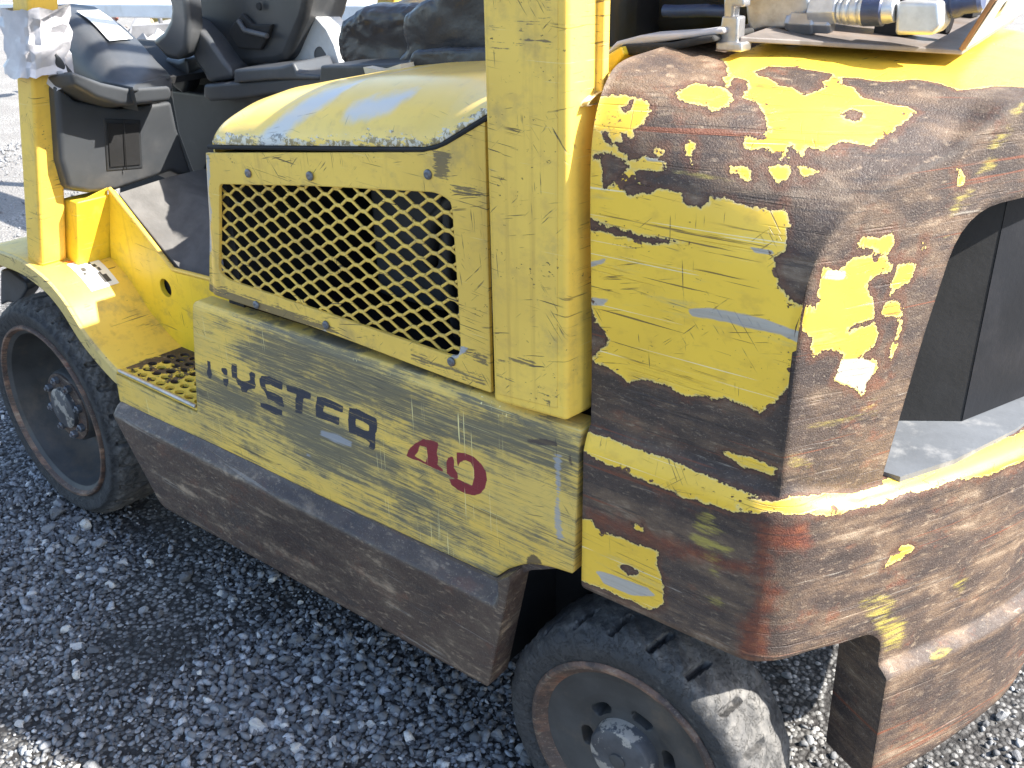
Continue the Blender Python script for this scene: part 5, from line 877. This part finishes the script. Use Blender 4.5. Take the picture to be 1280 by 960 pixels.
def wheel(cx, y0, cz, R, ring, width, ngr, kind, steer=0.0, parent=FL, flip=False, label=None):
    W_ = bpy.data.objects.new('wheel', None); col.objects.link(W_); W_.parent = parent; W_.empty_display_size = .05; W_.location = np.array([cx, y0, cz])-LOC
    if label: W_['label'] = label
    a = np.array([math.sin(steer), math.cos(steer), 0.0]); c = np.array([cx, y0, cz])
    if kind == 'rear': prof = [(.006, ring-.004), (.004, ring+.002), (.001, ring+.012), (.000, ring+.024), (.004, R-.014), (.011, R-.006), (.022, R-.001), (.04, R), (width*.5, R+.001), (width-.03, R), (width-.012, R-.004), (width-.002, R-.016), (width, ring+.01), (width, ring-.01)]
    else: prof = [(.008, ring-.004), (.006, ring+.003), (.002, ring+.014), (.000, ring+.030), (.006, R-.018), (.016, R-.008), (.030, R-.002), (.05, R), (width*.5, R+.001), (width-.04, R), (width-.02, R-.006), (width-.004, R-.02), (width, ring+.01), (width, ring-.01)]
    V_, F_ = tyre_mesh(cx, y0, cz, prof, 480, ngr, .012 if kind == 'rear' else .008, .0056 if kind == 'rear' else .006, .014, width*.46, -.10, steer)
    rr_ = np.hypot(V_[:, 0]-cx, V_[:, 2]-cz); obj('tyre', V_, F_, M['tyre'], W_, True, 30, {'tread': np.clip((rr_-(R-.020))/.012, 0, 1)*np.clip((V_[:, 1]-y0-.004)/.012, 0, 1)})
    def P_(prof_, mat, name, seg=72, **kw): b = MB(); b.lathe([(h, r_) for h, r_ in prof_], c, a, seg, cap=False); return b.build(name, M[mat], W_, **kw)
    if kind == 'rear':
        P_([(.020, ring-.002), (.004, ring-.001), (-.001, ring-.005), (-.001, ring-.010), (.004, ring-.0145), (.010, ring-.021), (.013, ring-.024), (.05, ring-.030)], 'rimrust', 'rim_flange')
        # dish with kidney slots
        b = MB(); seg = 288; rk_ = [(.013, ring-.0235), (.016, .120), (.017, .105), (.018, .092), (.020, .082), (.0225, .072), (.0235, .064), (.022, .055), (.020, .048)]; rows = [(float(np.interp(q, [r_[1] for r_ in rk_[::-1]], [r_[0] for r_ in rk_[::-1]])), q) for q in np.linspace(ring-.0235, .048, 44)]
        for h, rr in rows:
            for k in range(seg):
                t_ = 2*math.pi*k/seg; hh = h
                f5 = abs(((t_*6/(2*math.pi)+.30) % 1)-.5); dd = math.hypot(max(0, f5-.11)*2*math.pi/6*rr, rr-.0675)-.0095; slot = float(np.clip(-dd/.0022, 0, 1)); hh += .026*slot
                e1 = np.array([math.cos(t_)*math.cos(steer), -math.cos(t_)*math.sin(steer), math.sin(t_)]); b.v.append(tuple(c+a*hh+e1*rr))
        for i in range(len(rows)-1):
            for k in range(seg): k2 = (k+1) % seg; b.f.append((i*seg+k, (i+1)*seg+k, (i+1)*seg+k2, i*seg+k2))
        b.build('rim_disc', M['rimgrey'], W_, smooth=True, angle=60)
        P_([(.03, .052), (.004, .050), (-.002, .047), (-.005, .041), (-.006, .020), (-.0055, 0)], 'hubcap', 'hub_cap')
        P_([(.010, .0125), (-.0085, .0120), (-.0095, .010), (-.0095, 0)], 'rimgrey', 'hub_plug', 24)
    else:
        P_([(.03, ring-.002), (.006, ring-.001), (.000, ring-.004), (.000, ring-.009), (.005, ring-.012), (.010, ring-.0145)], 'rimrust', 'rim_flange')
        P_([(.009, ring-.0142), (.016, ring-.0225), (.06, ring-.030), (.10, ring-.040), (.118, ring-.060), (.122, .085), (.118, .075), (.085, .072), (.05, .066)], 'rimgrey', 'rim_disc')
        P_([(.11, .092), (.052, .087), (.046, .082)], 'rimgrey', 'hub'); P_([(.050, .083), (.043, .082), (.0425, .0)], 'rust', 'hub_flange')
        P_([(.050, .050), (.032, .049), (.029, .044), (.029, 0)], 'hubcap', 'hub_cap')
        for k in range(8):
            t_ = 2*math.pi*(k+.3)/8; q = c+a*.046+np.array([math.cos(t_), 0, math.sin(t_)])*.067
            b = MB(); b.lathe([(.0, .0098), (-.013, .0098), (-.015, .0075), (-.015, 0)], q, a, 6, .3*k); b.lathe([(-.014, .0048), (-.019, .0045), (-.019, 0)], q, a, 10); b.build('lug_nut', M['bolt'], W_)
    return W_
M['hubcap'] = mat_plain('peeling_hub_paint', (.055, .058, .065), .5, .3, 20, .0006, 120, dust=(.34, .31, .27), dfreq=26, dlo=.52, dhi=.57, damt=.8, bevel=.002)
wheel(0.0, .012, .2667-.004, .2667, .2125, .175, 26, 'front', label='large deep-dished front wheel')
wheel(1.5638, .004, .2032-.003, .2032, .1552, .135, 21, 'rear', -.04, label='small rear steering wheel with rusty rim')
part('tilt_bracket', 'dark', lambda b: b.prism(Wd('hook'), (-.02, .05, 0)), bevel=.006)

# ---- behind the pillar: engine deck, foam pad, hose
part('rear_cover', 'yelbright', lambda b: b.prism(Wd('ye1'), (0, .08, 0)).prism(Wd('ye2'), (0, .06, 0)).box((1.43, .058, .75), (1.483, .12, 1.075)).box((1.36, .18, .9), (1.49, .9, 1.12)), bevel=.004)
part('foam_pad', 'foam', lambda b: b.prism(Wd('pad_foam'), (0, .10, 0)), bevel=.004)
part('pad_cover', 'tape', lambda b: b.prism(Wd('pad_top'), (0, .05, 0)), bevel=.003)
part('dark_background_box', 'black', lambda b: b.prism(Wd('black_r'), (0, .2, 0)), bevel=.02)  # black box added to fill the dark background behind the pillar
part('coolant_hose', 'bluehose', lambda b: b.tube([np.array(Wd('bluehose')[0])-[.02, 0, 0], Wd('bluehose')[0], Wd('bluehose')[1], np.array(Wd('bluehose')[1])+[.04, 0, .0]], .0085, 14))
part('gas_tank', 'silver', lambda b: b.lathe([(0, .0), (.0, .06), (.03, .12), (.07, .155), (.53, .155), (.57, .12), (.60, .06), (.60, 0)], (1.60, .17, 1.43), (0, 1, 0), 40), label='silver gas cylinder')
tc_ = box('tank_cradle', 'black', (1.50, .36, 1.27), (1.70, .66, 1.285))
for x_, y_ in ((1.50, .36), (1.66, .36), (1.50, .62), (1.66, .62)): box('cradle_leg', 'black', (x_, y_, 1.14), (x_+.04, y_+.04, 1.272), tc_)

# ================================================================== things resting on the counterweight
zdeck = 1.137; BY = .178
TB = thing('lifting_bolt', 'grey steel hook-shaped bolt standing upright on the painted counterweight top', 'bolt', (1.5665, BY, zdeck))
bx0 = 1.5665
part('bolt_shank', 'steel', lambda b: b.prism([(bx0-.012, BY-.010, zdeck+.004), (bx0+.012, BY-.010, zdeck+.004), (bx0+.011, BY-.010, zdeck+.034), (bx0-.009, BY-.010, zdeck+.034)], (0, .018, 0)), TB, bevel=.002)
part('bolt_hook', 'steel', lambda b: b.prism([(bx0-.007, BY-.009, zdeck+.030), (bx0+.004, BY-.009, zdeck+.030), (bx0+.004, BY-.009, zdeck+.044), (bx0+.016, BY-.009, zdeck+.044), (bx0+.016, BY-.009, zdeck+.052), (bx0+.010, BY-.009, zdeck+.058), (bx0-.003, BY-.009, zdeck+.058), (bx0-.009, BY-.009, zdeck+.050)], (0, .016, 0)), TB, bevel=.002)
part('bolt_foot', 'steel', lambda b: b.box((bx0-.012, BY-.015, zdeck-.002), (bx0+.020, BY+.010, zdeck+.008)), TB, bevel=.002)

TR = thing('hydraulic_manifold', 'brown steel tray carrying hydraulic valve, hose fittings and bracket on the counterweight', 'hydraulic valve', (1.70, .30, 1.145))
tr = Wd('tray'); zt_ = 1.150
part('tray', 'traysteel', lambda b: b.prism([tuple(Wd('tr1')[0]), tuple(Wd('tr2')[0]), (1.7715, .333, 1.131), (1.735, .70, 1.135), (1.51, .70, 1.156)], (0, 0, -.0055)), TR, bevel=.001, smooth=False)
part('valve_block', 'steel', lambda b: b.prism(Wd('hexblock'), (0, .09, 0)), TR, bevel=.003)
def tubepx(k, rr, name, mat, prof=None):
    a, c_ = [np.array(q) for q in Wd(k)]; L = np.linalg.norm(c_-a); ax = (c_-a)/L; b = MB(); b.lathe([(h*L, r_) for h, r_ in prof], a, ax, rr); return b.build(name, M[mat], TR, bevel=0)
tubepx('plug', 6, 'plug_nut', 'steel', [(-.15, .009), (0, .0105), (.02, .0135), (.55, .0135), (.75, .0135), (.8, .011), (1.25, .011), (1.35, .008), (1.35, 0)])
tubepx('fit', 6, 'hex_nut', 'zinc', [(-.15, .012), (-.15, .0155), (.22, .0155), (.25, .012)])
tubepx('fit', 24, 'hose_ferrule', 'zinc', [(.25, .012), (.26, .0145), (.30, .0145), (.305, .0130), (.33, .0130), (.335, .0155), (.40, .0155), (.405, .0142), (.43, .0142), (.435, .0158), (.52, .0158), (.53, .0142), (.55, .0142), (.56, .0168), (.66, .0168), (.67, .0145), (.9, .0145), (1.0, .013), (1.0, 0)])
tubepx('fit', 24, 'hose_sleeve', 'bluehose', [(.60, .0170), (.84, .0170), (.86, .0150)])
tubepx('fit2', 20, 'hose_fitting', 'bluehose', [(-.2, .012), (-.2, .0155), (.1, .0165), (.15, .0145), (.25, .0165), (.35, .0145), (.45, .0165), (.6, .0155), (.7, .013), (1.1, .013), (1.2, .010)])
part('bracket', 'zinc', lambda b: b.prism(Wd('bracket'), (0, .0, 0.0001)) if False else b.prism(Wd('bracket'), (-.002, .045, 0)), TR, bevel=.004)
pl_ = part('side_plate', 'wood', lambda b: b.prism([(1.772, .332, 1.130), (1.797, .332, 1.185), (1.738, .86, 1.185), (1.713, .86, 1.130)], (-.006, 0, 0)), TR, bevel=.001)
part('plate_face', 'silver', lambda b: b.prism([(1.773, .3335, 1.132), (1.7975, .3335, 1.184), (1.7385, .858, 1.184), (1.714, .858, 1.132)], (.0012, 0, 0)), pl_, smooth=False)
part('plate_label', 'sticker', lambda b: b.prism([(1.781, .42, 1.162), (1.788, .42, 1.178), (1.777, .52, 1.178), (1.770, .52, 1.162)], (.002, 0, 0)), pl_, smooth=False)
part('hose', 'hose', lambda b: b.tube([(1.53, .46, 1.18), (1.55, .38, 1.175), (1.57, .33, 1.18), (1.55, .29, 1.20), (1.51, .30, 1.25)], .012, 12).tube([(1.42, .40, 1.18), (1.50, .38, 1.172), (1.60, .38, 1.166), (1.74, .38, 1.155)], .014, 12), TR)

# ---- crumpled plastic wrapped round the front pillar
def wrap(b):
    r_ = random.Random(5); rows = 9; seg = 26
    for i in range(rows):
        z = 1.030+i*.0145; x0 = .062+(z-.640)*.36; c_ = np.array([x0+.030, .046, z])
        for k in range(seg):
            t_ = 2*math.pi*k/seg; q = np.array([math.copysign(abs(math.cos(t_))**.6, math.cos(t_))*.052, math.copysign(abs(math.sin(t_))**.6, math.sin(t_))*.047, 0])
            m_ = 1+r_.uniform(-.11, .14)+(.10 if i in (0, rows-1) else 0)*r_.random(); b.v.append(tuple(c_+q*m_+np.array([0, 0, r_.uniform(-.004, .004)])))
    for i in range(rows-1):
        for k in range(seg): k2 = (k+1) % seg; b.f.append((i*seg+k, i*seg+k2, (i+1)*seg+k2, (i+1)*seg+k))
    a = np.array([.262, .05, 1.030]); b.add([a, a+[.045, .0, .010], a+[.050, .02, -.012], a+[.012, .0, -.030], a+[-.02, -.01, -.006]], [(0, 1, 2, 3, 4)])
wb = MB(); wrap(wb); wo = wb.build('plastic_wrap', M['tape'], None, smooth=True, angle=25)
tagged(wo, 'crumpled white plastic wrapped and taped round the front pillar', 'plastic wrap')

# ================================================================== yard behind the forklift
def rail(name, a, b_, label):
    t = thing(name, label, 'trailer rail', (a[0], a[1], 0)); m = MB(); m.add([(a[0], a[1], a[2]), (b_[0], b_[1], b_[2]), (b_[0], b_[1]+.25, b_[2]), (a[0], a[1]+.25, a[2]), (a[0], a[1], a[2]+.055), (b_[0], b_[1], b_[2]+.055), (b_[0], b_[1]+.25, b_[2]+.055), (a[0], a[1]+.25, a[2]+.055)], [(0, 3, 2, 1), (4, 5, 6, 7), (0, 1, 5, 4), (1, 2, 6, 5), (2, 3, 7, 6), (3, 0, 4, 7)])
    m.build('beam', M['white'], t, bevel=.006)
    for f in (.05, .5, .95):
        q = np.array(a)*(1-f)+np.array(b_)*f; box('leg', 'dark', (q[0]-.03, q[1]+.09, 0), (q[0]+.03, q[1]+.15, q[2]), t)
M['white'] = mat_plain('white_paint', (.70, .71, .73), .4, .08, 6, .0002, 60, bevel=.005, dust=(.45, .43, .4), damt=.4)
rail('trailer_rail', (-3.2, 1.6, .880), (.35, 1.6, .985), 'long white painted steel rail standing behind the driver compartment')
r = random.Random(9)
pal = [('debris_blue', (.10, .16, .27)), ('debris_yellow', (.45, .36, .10)), ('debris_white', (.50, .50, .50)), ('debris_grey', (.2, .2, .21)), ('debris_red', (.22, .07, .05)), ('debris_tan', (.30, .22, .15))]
for nme, c_ in pal: M[nme] = mat_plain(nme, c_, .6, .2, 8, .001, 40)
hp = MB(); nP = 0; V = []; F = []; mi = []
for k in range(700):
    t_ = r.random(); q = np.array([-6.2+t_*8.2, 3.3+r.random()*1.6+t_*.5, r.uniform(.0, .75)*(1-.3*r.random())]); s_ = r.uniform(.04, .20)
    bm_ = MB(); a1, a2 = r.uniform(.12, .8), r.uniform(.04, .3); bm_.box((-s_, -s_*a1, -s_*a2), (s_, s_*a1, s_*a2)); bm_.v = [tuple(q_*r.uniform(.75, 1.15) for q_ in v_) for v_ in bm_.v]; R_ = np.array(Matrix.Rotation(r.uniform(0, 6), 3, Vector((r.random(), r.random(), r.random())).normalized()))
    o_ = len(V); V += [tuple(R_ @ np.array(v)+q) for v in bm_.v]; F += [tuple(i+o_ for i in f) for f in bm_.f]; mi += [r.choice([0, 1, 2, 2, 3, 3, 3, 4, 5, 5, 5, 3])]*6
sp_ = obj('scrap_heap', np.array(V), F, None, None, False, mats=[M[n_] for n_, _ in pal], mi=mi); tagged(sp_, 'sunlit heap of mixed scrap in the yard behind the forklift', 'scrap heap', kind='stuff')
print('objects', len(bpy.data.objects))
